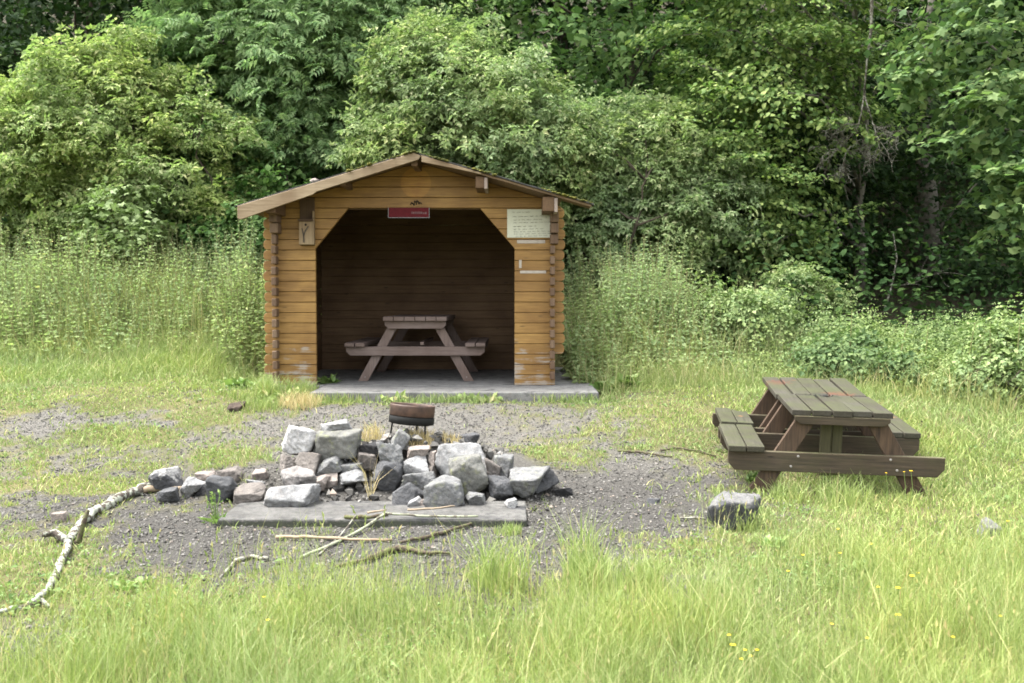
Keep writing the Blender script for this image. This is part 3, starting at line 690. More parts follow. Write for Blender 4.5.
def tall_weed(label, px, py_top, Y, leaf, size, mt, seed, step=.055, name='tall_weed', cat='weed', head=True):
    rg = np.random.default_rng(seed); p = at(px, py_top, Y); z0 = float(gz(p.x, Y)); h = p.z - z0
    root = empty(name, (p.x, Y, z0)); tag(root, label, cat, 'tall weeds standing out of the brambles' if name == 'tall_weed' else None)
    mb = MB(); ln = rg.normal(size=2) * .05; mb.tube([(0, 0, 0), (ln[0] * .4, ln[1] * .4, h * .5), (ln[0], ln[1], h)], [.009, .007, .003], 5); mb.build('stem', M['stalk'], root)
    Ps, Ts, Ns, Ss = [], [], [], []
    for zz in np.arange(h * .3, h, step):
        f = zz / h; a0 = rg.random() * 6.28
        for s in (0, 2.1, 4.2):
            a = a0 + s; Ps.append((ln[0] * f, ln[1] * f, zz)); Ts.append((math.cos(a), math.sin(a), .25 - .5 * rg.random())); Ns.append((rg.normal() * .3, rg.normal() * .3, 1)); Ss.append(size * (1.2 - .85 * f) * rg.uniform(.8, 1.2))
    V, Fc = scatter(LEAF[leaf], np.array(Ps), np.array(Ts), np.array(Ns), np.array(Ss)); np_obj('leaves', V, Fc, mt, root)
for i, (px, py, Y, lb) in enumerate([(850, 310, 11.3, 'upright leafy weed behind the right end of the table, tallest there'), (898, 318, 11.0, 'slim leafy weed standing above the brambles, right of the table'),
                               (965, 322, 10.4, 'pale spired weed before the dark wood near the right edge'), (992, 325, 10.2, 'second pale spired weed from the right edge'), (1016, 318, 10.0, 'pale spired weed at the right edge, nearest of its kind'),
                               (655, 262, 13.2, 'tall weed above the nettles right of the shelter'), (925, 325, 11.2, 'short bushy weed between two taller ones above the brambles')]):
    tall_weed(lb, px, py, Y, 'leaflet' if i in (0, 1, 5, 6) else 'narrow', .12 if i in (0, 1, 5, 6) else .16, M['l_nettle'], 200 + i)

def rosette(name, label, cat, px, py, n, size, seed, mt, leaf='oval', rise=.5, group=None, stalks=0, sh=.3):
    rg = np.random.default_rng(seed); p = ground_at(px, py); root = empty(name, p); tag(root, label, cat, group)
    a = rg.random(n) * 6.28; el = rg.uniform(.1, rise * 2, n)
    T = np.stack([np.cos(a) * np.cos(el), np.sin(a) * np.cos(el), np.sin(el)], -1); P = T * [.03, .03, 0] + np.stack([rg.normal(size=n) * size * .3, rg.normal(size=n) * size * .3, rg.random(n) * size * .25], -1)
    Nn = rg.normal(size=(n, 3)) * .3; Nn[:, 2] += 1
    V, Fc = scatter(LEAF[leaf], P, T, Nn, size * rg.uniform(.55, 1.15, n)); np_obj('leaves', V, Fc, mt, root)
    if stalks:
        mb = MB()
        for k in range(stalks):
            dx, dy = rg.normal(size=2) * .03; h = sh * rg.uniform(.7, 1.1); mb.tube([(0, 0, 0), (dx * .5, dy * .5, h * .6), (dx, dy, h)], [.004, .003, .002], 4)
            V2, F2 = scatter(LEAF['leaflet'], np.array([[dx, dy, h - .02 * j] for j in range(4)]), rg.normal(size=(4, 3)) + [0, 0, 1.5], rg.normal(size=(4, 3)), np.full(4, .035))
            mb.add(V2, [tuple(f) for f in F2])
        mb.build('stalk', M['l_dock'], root)
dk = 'broad-leaved docks by the shelter'
rosette('dock_plant', 'broad-leaved dock at the right end of the concrete slab', 'dock', 609, 392, 30, .16, 301, M['l_dock'], group=dk)
rosette('dock_plant', 'darker broad-leaved dock furthest right of the shelter slab', 'dock', 632, 388, 26, .16, 302, M['l_dock'], group=dk)
rosette('dock_plant', 'low leafy dock left of the shelter at its left front corner', 'dock', 240, 388, 46, .12, 303, M['l_dock'], group=dk, rise=.6)
rosette('dock_plant', 'bright leafy weed in front of the shelter opening, left end', 'dock', 327, 388, 30, .12, 304, M['l_dock'], group=dk, rise=.7)
fw = 'broad-leaved weeds in the foreground grass'
for lb, px, py, n_, sz_, sd_ in (('broad-leaved weed in the grass just below the lone boulder', 770, 548, 20, .075, 311), ('broad-leaved weed in the short grass right of the lower end of the lichened branch', 130, 590, 18, .075, 312), ('broad-leaved weed at the lower right beside the yellow flowers', 860, 572, 22, .075, 313),
                                 ('broad-leaved weed between the two grass tussocks at the gravel edge', 616, 604, 18, .075, 314), ('broad-leaved weed under the left bench of the outdoor table', 752, 482, 22, .075, 315)):
    rosette('broad_leaved_weed', lb, 'weed', px, py, n_, sz_, sd_, M['l_dock'], group=fw, rise=.6)
rosette('rosette_weed', 'pale rosette weed with upright stalks left of the hearth slab', 'weed', 216, 525, 18, .085, 305, M['l_dock'], 'narrow', .8, stalks=5, sh=.22)

# ------------------------------------------------------------------ grass
def blades(x, y, h, wd, rg, lean=.35):
    n = len(x); z = gz(x, y) - .005; a = rg.random(n) * 6.28; ln = h * lean * rg.random(n) * (1 + rg.random(n))
    dx, dy = np.cos(a) * ln, np.sin(a) * ln; b = rg.random(n) * 6.28; wx, wy = np.cos(b) * wd, np.sin(b) * wd
    c = lambda f, k, wv: np.stack([x + dx * f + wx * wv, y + dy * f + wy * wv, z + h * k], -1)
    V = np.stack([c(0, 0, .5), c(0, 0, -.5), c(.3, .55, .42), c(.3, .55, -.42), c(1, .96, 0)], 1)
    f = np.array([[0, 1, 3], [0, 3, 2], [2, 3, 4]])
    return V.reshape(-1, 3), (f[None] + (np.arange(n) * 5)[:, None, None]).reshape(-1, 3)

def slab_free(x, y):
    ok = ~((np.abs(x - HX) < 1.62) & (y > 10.9) & (y < 13.8)) & ~((x > HX - 1.0) & (x < HX + 2.05) & (y > 10.16) & (y < 11.2))
    return ok & ~((x > -1.98) & (x < .11) & (y > 6.72) & (y < 7.5)) & ~(((x + .75) / 1.1) ** 2 + ((y - 7.8) / .62) ** 2 < 1)

def field(n, ymin, ymax, rg, p=1.5):
    y = ymin + (ymax - ymin) * rg.random(n) ** p; x = (rg.random(n) * 2 - 1) * (y * .56 + .6); return x, y
rg = np.random.default_rng(401)
# short turf
x, y = field(330000, 3.6, 13.6, rg, 1.15); b = bare(x, y)
k = (rg.random(len(x)) < (1 - b) ** 1.6 * (.25 + .9 * fbm(x, y, .22, 33)) + .008 + .75 * np.clip(vnoise(x, y, .13, 36) + .5 * vnoise(x, y, .7, 37) - .93, 0, 1)) & slab_free(x, y); x, y = x[k], y[k]
hh = (.015 + .045 * rg.random(len(x)) ** 1.6) * (.5 + 1.0 * fbm(x, y, .6, 31)) * (1 + 1.1 * sstep(9.8, 12, y)) * (1 + .7 * sstep(1.6, 3, x))
V1 = blades(x, y, hh, .004 + .0005 * y, rg, .9)
turf = tag(np_obj('turf', *V1, M['g_short']), kind='stuff')
# small broad leaves in the turf
x, y = field(60000, 3.8, 13, rg, 1.1); b = bare(x, y); q = fbm(x, y, .5, 44)
k = (rg.random(len(x)) < (1 - b) * np.clip((q - .42) * 4, 0, 1) ** 1.3 * (1 - b)) & slab_free(x, y); x, y = x[k], y[k]; n = len(x)
Nn = rg.normal(size=(n, 3)) * .35; Nn[:, 2] += 1
Vc = scatter(LEAF['leaflet'], np.stack([x, y, gz(x, y) + rg.random(n) * .05], -1), rg.normal(size=(n, 3)) * [1, 1, .5], Nn * [1.6, 1.6, 1], rg.uniform(.012, .036, n) * np.where(rg.random(n) < .08, 1.8, 1))
tag(np_obj('clover', *Vc, leaf_mat('clover_leaves', [(0, (.09, .15, .042)), (1, (.19, .265, .09))], .25, .6, .25)), kind='stuff')
# tall meadow grass in the foreground
def fore(x, y):
    px, py = proj(x, y, CAMZ - np.interp(y, PY, PH))
    edge = 608 - 60 * sstep(600, 760, px) - 14 * sstep(480, 420, px) * sstep(120, 300, px) + 30 * sstep(150, 60, px)
    return sstep(-38, 45, py - edge + 90 * (fbm(x, y, .5, 61) - .5)), px, py
x, y = field(300000, 3.4, 6.9, rg, 1.2); d, px, py = fore(x, y); cl = fbm(x, y, .35, 66)
d = d * (1 - .93 * sstep(-90, -10, -np.hypot((px - 30), (py - 625) * 1.6)))
k = (rg.random(len(x)) < d * (.06 + 1.35 * np.clip(cl - .36, 0, 1)) * (1 - .8 * bare(x, y))); x, y, d, cl = x[k], y[k], d[k], cl[k]
h = (.06 + .26 * rg.random(len(x)) ** 1.5) * (.4 + 1.0 * cl) * (.5 + .5 * d)
P1 = blades(x, y, h, .0016 + .0022 * rg.random(len(x)) ** 2, rg, .6)
x, y = field(9500, 3.4, 6.8, rg, 1.1); d, px, py = fore(x, y); k = rg.random(len(x)) < d * (.3 + .7 * fbm(x, y, .7, 70)); x, y = x[k], y[k]
P2 = blades(x, y, .24 + .24 * rg.random(len(x)), .003, rg, .5)
tag(np_obj('meadow_grass', *join([P1, P2]), M['g_tall']), kind='stuff')
x, y = field(2600, 3.5, 7.0, rg, 1.1); d, px, py = fore(x, y); k = rg.random(len(x)) < d * .75 * (.3 + fbm(x, y, .6, 71)); x, y = x[k], y[k]; n = len(x)
hs_ = .22 + .26 * rg.random(n); lx, ly = rg.normal(size=n) * .18 * hs_, rg.normal(size=n) * .18 * hs_; z = gz(x, y); w_ = .0013
Vs = np.stack([np.stack([x - w_, y, z], -1), np.stack([x + w_, y, z], -1), np.stack([x + lx, y + ly, z + hs_], -1)], 1).reshape(-1, 3); Fs = np.arange(3 * n).reshape(-1, 3)
parts = [(Vs, Fs)]
for q in range(3):
    Tn = np.stack([lx + rg.normal(size=n) * .05, ly + rg.normal(size=n) * .05, hs_], -1)
    parts.append(scatter(LEAF['narrow'], np.stack([x + lx * (1 - .06 * q), y + ly * (1 - .06 * q), z + hs_ * (1 - .06 * q) - .01], -1), Tn, rg.normal(size=(n, 3)), .022 + .02 * rg.random(n)))
tag(np_obj('seeding_grass', *join(parts), M['g_edge']), kind='stuff')
# rough grass before the nettles and around the table
x, y = field(150000, 7.0, 13.4, rg, .8); px, py = proj(x, y, CAMZ - np.interp(y, PY, PH)); b = bare(x, y)
dens = np.maximum(sstep(11.0, 11.8, y) * (x < -2.6), sstep(2.0, 3.2, x) * .6); dens = np.maximum(dens, sstep(.4, 1.6, x) * sstep(10.2, 11, y))
k = (rg.random(len(x)) < dens * (1 - b) * (.4 + .8 * fbm(x, y, .5, 81))) & slab_free(x, y); x, y = x[k], y[k]
h = (.03 + .15 * rg.random(len(x)) ** 2) * (.5 + 1.0 * fbm(x, y, .5, 82)) * np.where(x < 0, 1.35, .95)
tag(np_obj('rough_grass', *blades(x, y, h, .0055, rg, .8), leaf_mat('rough_grass_blades', [(0, (.125, .18, .06)), (.6, (.195, .255, .098)), (.9, (.265, .30, .145)), (1, (.39, .36, .22))], .25, .6, .2, big=.8)), kind='stuff')
x1 = rg.uniform(-8.8, -2.6, 16000); y1 = rg.uniform(12.2, 13.9, 16000)
x2 = rg.uniform(.7, 8, 22000); y2 = 11.45 - 1.55 * sstep(3.0, 5.4, x2) + rg.uniform(-.75, .9, 22000)
x, y = np.concatenate([x1, x2]), np.concatenate([y1, y2])
xt = np.concatenate([rg.uniform(-8.8, -2.75, 9000), rg.uniform(.8, 3.4, 4500)]); yt = np.concatenate([rg.uniform(12.7, 15.2, 9000), rg.uniform(11.6, 13.4, 4500)])
kt = rg.random(len(xt)) < np.clip(fbm(xt, yt, .5, 87) * 2.2 - .6, .05, 1); xt, yt = xt[kt], yt[kt]
TG = blades(xt, yt, (.55 + .75 * rg.random(len(xt))) * (.6 + .4 * sstep(12.5, 13.8, yt)), .005, rg, .3)
k = (rg.random(len(x)) < .25 + .9 * np.clip(fbm(x, y, .45, 84) - .3, 0, 1)) & slab_free(x, y); x, y = x[k], y[k]
tag(np_obj('rough_grass', *join([TG, blades(x, y, (.10 + .34 * rg.random(len(x)) ** 1.6) * (.6 + .7 * fbm(x, y, .6, 85)), .006, rg, .6)]), M['g_edge']), kind='stuff')
# tussocks: things
def tussock(label, px, py, n, h, r, seed, mt, group='grass tussocks', wd=.005):
    rg = np.random.default_rng(seed); p = ground_at(px, py); a = rg.random(n) * 6.28; rr = r * np.sqrt(rg.random(n))
    x, y = p.x + np.cos(a) * rr, p.y + np.sin(a) * rr
    V, Fc = blades(x, y, h * rg.uniform(.45, 1.05, n), wd, rg, .55); o = np_obj('grass_tussock', V - np.array(p), Fc, mt); o.location = p; tag(o, label, 'tussock', group)
for a in [('green grass tussock at the near edge of the dark gravel, left one', 590, 588, 420, .24, .13, 1, M['g_tall']), ('green grass tussock at the near edge of the dark gravel, right one', 640, 590, 420, .22, .13, 2, M['g_tall']),
          ('tall wispy grass tuft rising before the right end of the hearth slab', 585, 575, 130, .42, .10, 3, M['g_tall']), ('tall wispy grass tuft before the middle of the hearth slab', 500, 590, 260, .38, .16, 4, M['g_tall']),
          ('dry straw tuft on top of the stone pile', 420, 442, 260, .12, .12, 5, M['g_dry']), ('dry straw tuft on the stone pile right of the white stone', 452, 444, 160, .10, .09, 6, M['g_dry']),
          ('straw-coloured grass tuft behind the grey boulder of the pile', 372, 440, 120, .2, .10, 7, M['g_dry']), ('grass tuft in front of the shelter opening left of the fire bowl', 300, 406, 360, .17, .22, 8, M['g_dry']),
          ('tall green grass tuft against the left end of the shelter wall', 268, 396, 300, .26, .16, 21, M['g_tall']), ('leafy grass tuft before the left wall panel of the shelter', 300, 393, 260, .2, .16, 22, M['g_short']),
          ('green grass tuft beside the dark lump of earth', 262, 408, 260, .16, .2, 9, M['g_short']), ('long green tuft by the left foot of the outdoor table', 790, 500, 200, .17, .14, 10, M['g_tall']),
          ('green tuft against the lone boulder by the outdoor table', 745, 530, 160, .16, .10, 11, M['g_tall']), ('small yellow-green tuft at the right front corner of the hearth slab', 508, 533, 160, .08, .09, 12, M['g_short']),
          ('long grass tuft under the outdoor table', 845, 505, 260, .26, .2, 13, M['g_tall']), ('arching pale blades before the hearth stones', 372, 500, 14, .42, .03, 14, M['g_dry'])]:
    tussock(*a)
rg = np.random.default_rng(777)   # weeds along the slab edge
x = rg.uniform(-2.9, 1.0, 2600); y = 10.12 + rg.normal(size=2600) * .05 + .1 * (vnoise(x, 0, .3, 3) - .6); k = rg.random(2600) < np.clip((vnoise(x, 0, .35, 12) - .45) * 2, 0, 1); x, y = x[k], y[k]
P1 = blades(x, y, .05 + .08 * rg.random(len(x)), .008, rg, .6); n = 380; x = rg.uniform(-2.9, 1.0, n); x = x[vnoise(x, 0, .4, 19) > .45]; n = len(x); y = 10.1 + rg.normal(size=n) * .05; Nn = rg.normal(size=(n, 3)) * .4; Nn[:, 2] += .8; Nn[:, 1] -= .4
P2 = scatter(LEAF['leaflet'], np.stack([x, y, gz(x, y) + .05 * rg.random(n)], -1), rg.normal(size=(n, 3)) + [0, 0, .5], Nn, rg.uniform(.05, .11, n))
tag(np_obj('slab_edge_weeds', *join([P1, P2]), M['g_short']), kind='stuff')
# crushed stone
pv = np.array([[1, 0, 0], [-1, 0, .1], [0, 1, .05], [0, -1, 0], [.1, .1, .7], [0, 0, -.6]], float)
pf = np.array([[0, 2, 4], [2, 1, 4], [1, 3, 4], [3, 0, 4], [2, 0, 5], [1, 2, 5], [3, 1, 5], [0, 3, 5]])
rg = np.random.default_rng(500); x, y = field(260000, 4.2, 11.2, rg, .9); k = (rg.random(len(x)) < (bare(x, y) * .5 + .05)) & slab_free(x, y); x, y = x[k], y[k]; n = len(x)
Nn = rg.normal(size=(n, 3)) * .4; Nn[:, 2] += 1
Vp = scatter((pv, pf), np.stack([x, y, gz(x, y) + .003], -1), rg.normal(size=(n, 3)) * [1, 1, .3], Nn, .003 + .011 * rg.random(n) ** 3)
gm, nt, o = mat('crushed_stone_chips'); g = NT(nt)
g.bsdf(g.ramp(g.island(), [(0, (.036, .034, .031)), (.5, (.088, .083, .074)), (.85, (.15, .142, .126)), (.95, (.19, .18, .165)), (1, (.21, .165, .13))]), o, .9, .2)
tag(np_obj('gravel', *Vp, gm), kind='stuff')

# yellow flowers on thin stalks
FL = [(838, 529), (840, 553), (871, 544), (803, 555), (788, 571), (878, 587), (912, 576), (918, 573), (898, 588), (898, 615), (832, 624), (867, 638), (729, 635), (733, 645), (745, 650), (751, 656), (757, 650), (741, 659), (1000, 616), (953, 637), (1008, 521), (264, 597), (268, 620), (911, 471), (904, 472), (886, 473)]
rg = np.random.default_rng(611)
for i, (px, py) in enumerate(FL):
    hpx = 28 if py > 500 else 22
    b = ground_at(px, py + hpx * 1.6); t = at(px, py, b.y); h = t.z - b.z
    root = empty('yellow_flower', (b.x, b.y, b.z)); tag(root, 'small yellow flower on a thin stalk in front of the outdoor table' if py < 500 else 'small yellow flower dotted in the long foreground grass', 'flower', 'yellow flowers by the table' if py < 500 else 'yellow flowers in the long grass')
    mb = MB(); mb.tube([(0, 0, 0), (.01, 0, h * .5), (t.x - b.x, 0, h)], [.0022, .002, .0016], 4); mb.build('stem', M['l_dock'], root)
    n = 12; a = np.arange(n) * 6.283 / n; T = np.stack([np.cos(a), np.sin(a), np.full(n, .25)], -1); Nn = np.tile([0, 0, 1.], (n, 1))
    V, Fc = scatter(LEAF['oval'], np.tile([t.x - b.x, 0, h], (n, 1)), T, Nn, .009 if i not in (6, 8, 9, 13, 23) else .014); np_obj('petals', V, Fc, M['yellow'], root)

# ------------------------------------------------------------------ stones
bm = bmesh.new(); bmesh.ops.create_icosphere(bm, subdivisions=5, radius=1); ICO_V = np.array([v.co for v in bm.verts]); ICO_F = np.array([[v.index for v in f.verts] for f in bm.faces]); bm.free()
ICO_V = nrm(ICO_V)
bm = bmesh.new(); bmesh.ops.create_icosphere(bm, subdivisions=4, radius=1); ICO4_V = nrm(np.array([v.co for v in bm.verts])); ICO4_F = np.array([[v.index for v in f.verts] for f in bm.faces]); bm.free()

def n3(P, s, seed):
    return (vnoise(P[:, 0] + P[:, 2] * .7, P[:, 1] - P[:, 2] * .6, s, seed) + vnoise(P[:, 2] + 3.1, P[:, 0] - P[:, 1] * .5, s, seed + 5)) / 2 - .5

def stone(label, box, Y, style, seed, depth=None, roll=0, ncut=6, jit=.26, name='stone', cat='stone', group='stones around the fire place', round_=0.0, drop=0.0, small=False):
    x0, y0, x1, y1 = box; rg = np.random.default_rng(seed); a, b = at(x0, y1, Y), at(x1, y0, Y)
    w, h = b.x - a.x, b.z - a.z + drop; d = depth or min(max(w * .75, h), .34)
    D = ICO4_V if small else ICO_V
    pl = []
    for ax in range(3):
        for s in (-1, 1):
            v = rg.normal(size=3) * jit; v[ax] += s; pl.append((v / np.linalg.norm(v), 1.0))
    for _ in range(ncut):
        v = nrm(rg.normal(size=3)); pl.append((v, rg.uniform(1.02, 1.32)))
    r = np.full(len(D), 0.0); p = 42 - 28 * round_
    for n_, dd in pl:
        r += (np.maximum(D @ n_, 1e-4) / dd) ** p
    P = D * (r ** (-1 / p))[:, None]
    if roll:
        c, s = math.cos(rad(roll)), math.sin(rad(roll)); P = np.stack([P[:, 0] * c * w - P[:, 2] * s * h, P[:, 1] * d, P[:, 0] * s * w + P[:, 2] * c * h], -1)
    else: P = P * [w, d, h]
    P = P * 1.0; m = max(w, h)
    k = 1 + .08 * n3(P / m, .55, seed) + .12 * n3(P / m, .2, seed + 1) + .09 * n3(P / m, .08, seed + 2)
    P = P * k[:, None]
    mn, mx = P.min(0), P.max(0); P = (P - (mn + mx) / 2) / (mx - mn) * [w, d, h]
    o = np_obj(name, P, ICO4_F if small else ICO_F, S_[style] if style in S_ else style, smooth=True)
    o.location = ((a.x + b.x) / 2, Y + d * .35, (a.z + b.z - drop) / 2); tag(o, label, cat, group)
    return o

ST = [
 ('big white stone at the upper left of the stone pile', (276, 427, 315, 453), 7.62, 'white', .3, -10),
 ('thin pale slab lying on the big grey boulder at upper left', (318, 421, 352, 435), 7.72, 'pale', .26, 8),
 ('big grey boulder below the thin pale slab', (309, 431, 360, 459), 7.60, 'olive', .32, 4),
 ('small dark stone wedged between the white stone and the grey boulder', (297, 443, 314, 459), 7.74, 'dark', .2, 0),
 ('small brown stone at the far left under the big white stone', (277, 455, 296, 472), 7.56, 'brown', .25, 0),
 ('pale brown angular stone under the gap between white stone and boulder', (292, 453, 319, 472), 7.50, 'brown', .25, -14),
 ('grey angular stone under the middle of the big grey boulder', (316, 456, 343, 476), 7.50, 'grey', .26, 18),
 ('long sooty reddish stone in the bottom row above the pale block', (277, 469, 320, 488), 7.36, 'sooty', .25, 0),
 ('large pale square-edged block at the front left, on the slab', (259, 486, 315, 514), 7.02, 'pale', .3, 0),
 ('small flat grey stone lying over the pale wedge', (339, 463, 363, 473), 7.54, 'grey', .2, 0),
 ('pale wedge-shaped stone at the back of the ash floor', (335, 471, 367, 486), 7.42, 'pale', .22, 8),
 ('dark brown stone under the charred lump in the middle', (348, 451, 380, 467), 7.60, 'brown', .25, 0),
 ('charred black lump right of the big grey boulder', (358, 442, 384, 457), 7.66, 'black', .24, 0),
 ('upright grey block right of the charred lump', (376, 441, 403, 467), 7.52, 'grey', .25, 0),
 ('dark layered block under the upright grey block', (371, 462, 402, 491), 7.40, 'dark', .26, 0),
 ('grey slab leaning steeply below the fire bowl', (388, 430, 410, 453), 7.72, 'grey', .2, -50),
 ('flat pinkish stone lying on the square pale block', (405, 447, 430, 457), 7.62, 'pink', .22, 0),
 ('square pale block in the middle of the pile', (400, 455, 430, 476), 7.50, 'pale', .24, 0),
 ('upper small pink stone in the joint beside the long white-topped block', (427, 452, 437, 463), 7.60, 'pink', .15, 0),
 ('lower small reddish stone in the joint beside the long white-topped block', (425, 461, 437, 479), 7.54, 'brown', .16, 0),
 ('rough grey stone below the square pale block', (399, 473, 437, 492), 7.36, 'grey', .25, 8),
 ('longest block of the pile, with a bright flat top', (434, 444, 491, 479), 7.50, 'pale', .4, 5),
 ('tall olive-grey block leaning on the bright-topped long block', (447, 456, 489, 496), 7.28, 'olive', .3, 10),
 ('dark slanting stone in front of the ash, left of the front block', (391, 484, 427, 508), 7.10, 'dark', .25, 20),
 ('grey front block with a white top, nearest of the pile', (423, 480, 466, 515), 7.02, 'grey', .28, 0),
 ('little pale wedge under the dark slanting stone', (407, 498, 424, 510), 7.02, 'pale', .14, 24),
 ('little pinkish stone against the left side of the front block', (419, 500, 434, 512), 7.04, 'pink', .14, 0),
 ('small grey stone right of the front block on the slab', (464, 493, 486, 506), 7.06, 'grey', .18, 0),
 ('bright white stone at the back of the pile under the fire bowl', (430, 432, 448, 448), 8.02, 'white', .2, -20),
 ('dark grey stone at the back of the pile, right of the white one', (458, 434, 480, 447), 8.02, 'dark', .22, 0),
 ('brown-grey stone at the back between the leaning slab and the bowl leg', (398, 433, 416, 447), 8.0, 'brown', .2, 0),
 ('brown-grey stone behind the olive block at the right end', (484, 458, 502, 481), 7.46, 'brown', .24, 0),
 ('grey cube-like stone at the upper right end of the pile', (492, 456, 514, 477), 7.52, 'grey', .24, 0),
 ('dark wedge-shaped stone at the right foot of the pile', (486, 477, 514, 499), 7.26, 'dark', .25, -8),
 ('speckled grey boulder right of the dark wedge', (508, 471, 552, 499), 7.26, 'grey', .32, -14),
 ('dark boulder half behind the speckled one, rightmost of the pile', (530, 467, 560, 494), 7.48, 'dark', .28, 14),
 ('thin whitish chip lying alone on the right of the hearth slab', (504, 499, 518, 506), 6.98, 'pale', .1, 0),
 ('squat stone with pale top and black foot, leftmost of the row', (144, 470, 178, 492), 7.42, 'twopale', .3, 0),
 ('grey slab tilted towards the left, second of the left row', (177, 479, 202, 499), 7.28, 'pale', .2, 38),
 ('dark block behind the tilted slab in the left row', (190, 485, 210, 499), 7.34, 'black', .2, 0),
 ('pale pinkish stone lying behind the left row', (193, 473, 216, 486), 7.62, 'pink', .2, 0),
 ('low brown stone lying behind the upright dark block', (213, 470, 240, 484), 7.68, 'brown', .25, 0),
 ('upright dark block with grey side in the middle of the left row', (205, 477, 233, 506), 7.16, 'dark', .22, 0),
 ('pinkish brown stone between the upright dark block and the pale block', (230, 486, 262, 506), 7.16, 'brown', .24, 0),
 ('low grey stone pressed into the gravel before the leftmost squat stone', (152, 490, 176, 501), 7.12, 'dark', .2, 0),
 ('pale stone in the grass left of the stone pile', (250, 471, 268, 481), 7.72, 'pink', .2, 0),
 ('small pale stone in the gap left of the long sooty stone', (246, 479, 262, 490), 7.40, 'pale', .16, 0),
 ('left pink rubble piece at the foot of the sooty stone', (314, 476, 328, 489), 7.34, 'pink', .14, 0),
 ('right pink rubble piece at the foot of the grey angular stone', (322, 471, 338, 484), 7.42, 'pink', .14, 10),
]
for i, (lb, bx, Y, st, dp, ro) in enumerate(ST):
    stone(lb, bx, Y, st, 900 + i, dp, ro, drop=.02 if bx[3] > 484 else .045, ncut=7 if st not in ('dark',) else 9)
# packing under and behind the pile so that the upper stones rest on something
PK = [((285, 462, 330, 484), 7.74), ((330, 455, 372, 482), 7.80), ((372, 452, 410, 482), 7.80), ((408, 452, 445, 482), 7.84), ((445, 455, 492, 480), 7.80)]
for i, (bx, Y) in enumerate(PK):
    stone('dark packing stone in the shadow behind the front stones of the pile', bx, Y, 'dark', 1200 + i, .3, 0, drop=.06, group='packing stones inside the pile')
p = ground_at(737, 527)
stone('lone boulder with pale top and black front near the outdoor table', (711, 495, 766, 536), p.y - .08, 'twotone', 1317, .34, 0, ncut=4, name='boulder', cat='boulder', group='lone stones in the clearing', round_=.6, drop=.02)
p = ground_at(988, 538); stone('small grey boulder in the long grass near the right edge', (976, 521, 1003, 540), p.y, 'olive', 1302, .2, -14, name='boulder', cat='boulder', group='lone stones in the clearing', round_=.4, drop=.05)
p = ground_at(233, 412); stone('dark brown lump of earth in front of the left shelter wall', (224, 402, 243, 413), p.y, M['soil'], 1303, .2, 0, name='earth_lump', cat='earth lump', group='lone stones in the clearing', round_=.6, drop=.02)
p = ground_at(653, 504); stone('small flat dark stone alone on the gravel left of the lone boulder', (646, 499, 661, 506), p.y, 'dark', 1304, .1, 0, name='stone', group='lone stones in the clearing', drop=.01)
p = ground_at(57, 522); stone('small pale stone in the grass left of the lichened branch', (49, 513, 65, 524), p.y, 'pink', 1305, .12, 0, group='lone stones in the clearing', drop=.02, round_=.4)
p = ground_at(552, 500)
stone('dark flat stone at the right foot of the rightmost pile boulder', (552, 488, 574, 496), 7.42, 'black', 1306, .14, 0, drop=.02)
# loose rubble and chips on the ash floor
rg = np.random.default_rng(555); n = 900; x = rg.uniform(-1.85, .35, n); y = rg.uniform(6.75, 7.9, n); Nn = rg.normal(size=(n, 3)); Nn[:, 2] += 1
zz = np.maximum(gz(x, y), np.where((x > -1.98) & (x < .11) & (y < 7.5), 0, -9) + CAMZ - 1.5 + .02)
V, Fc = scatter((pv, pf), np.stack([x, y, np.maximum(gz(x, y), np.where((y < 7.36) & (x > -1.97) & (x < .1), -9., -9.)) + .006], -1), rg.normal(size=(n, 3)), Nn, .006 + .022 * rg.random(n) ** 2.5)
n = 240; x = rg.uniform(-1.6, .0, n); y = rg.uniform(7.2, 8.15, n); Nn = rg.normal(size=(n, 3)); Nn[:, 2] += .6
V2, F2 = scatter((pv, pf), np.stack([x, y, gz(x, y) + .015 + .10 * rg.random(n) * np.exp(-((y - 7.75) / .25) ** 2)], -1), rg.normal(size=(n, 3)), Nn, .02 + .035 * rg.random(n) ** 1.5)
tag(np_obj('rubble', *join([(V, Fc), (V2, F2)]), gm), kind='stuff')

# concrete hearth slab
p = ground_at(372, 528); yf = p.y; zt = p.z + .055
a0 = at(217, 524, yf); a1 = at(527, 524, yf)
mb = MB(); mb.box(a0.x, a1.x, 0, .62, -.25, 0); o = mb.build('hearth_slab', M['hearth'], bevel=.012)
o.location = (0, yf, zt); tag(o, 'stained concrete slab under the front of the stone pile', 'slab')

# ------------------------------------------------------------------ fire bowl
BY = 8.05; c = at(412, 414, BY); root = empty('fire_bowl', (c.x, BY, c.z), (rad(-3), rad(5), 0)); tag(root, 'round rusty fire bowl on thin black legs behind the stone pile', 'fire bowl')
r = .182
mb = MB(); mb.lathe([(r * .94, -.005), (r * .97, .07), (r, .078), (r, .064), (r * 1.0, -.01), (r * .96, -.016), (r * .94, -.005)], sides=40); mb.build('rim_band', M['rust'], root, smooth=True)
mb = MB(); mb.lathe([(r * .98, -.017), (r * 1.015, -.03), (r * 1.0, -.075), (r * .85, -.082), (.01, -.084)], sides=40); mb.build('bowl', M['darksteel'], root, smooth=True)
mb = MB(); mb.lathe([(r * .93, .045), (r * .5, .05), (.005, .05)], sides=32); mb.build('ash_fill', M['soil'], root)
for lx, ly in ((-.15, -.02), (.035, .14), (.12, -.07)):
    MB().tube([(lx, ly, -.078), (lx * 1.1, ly * 1.1, -.34)], .008, 6).build('leg', M['darksteel'], root)

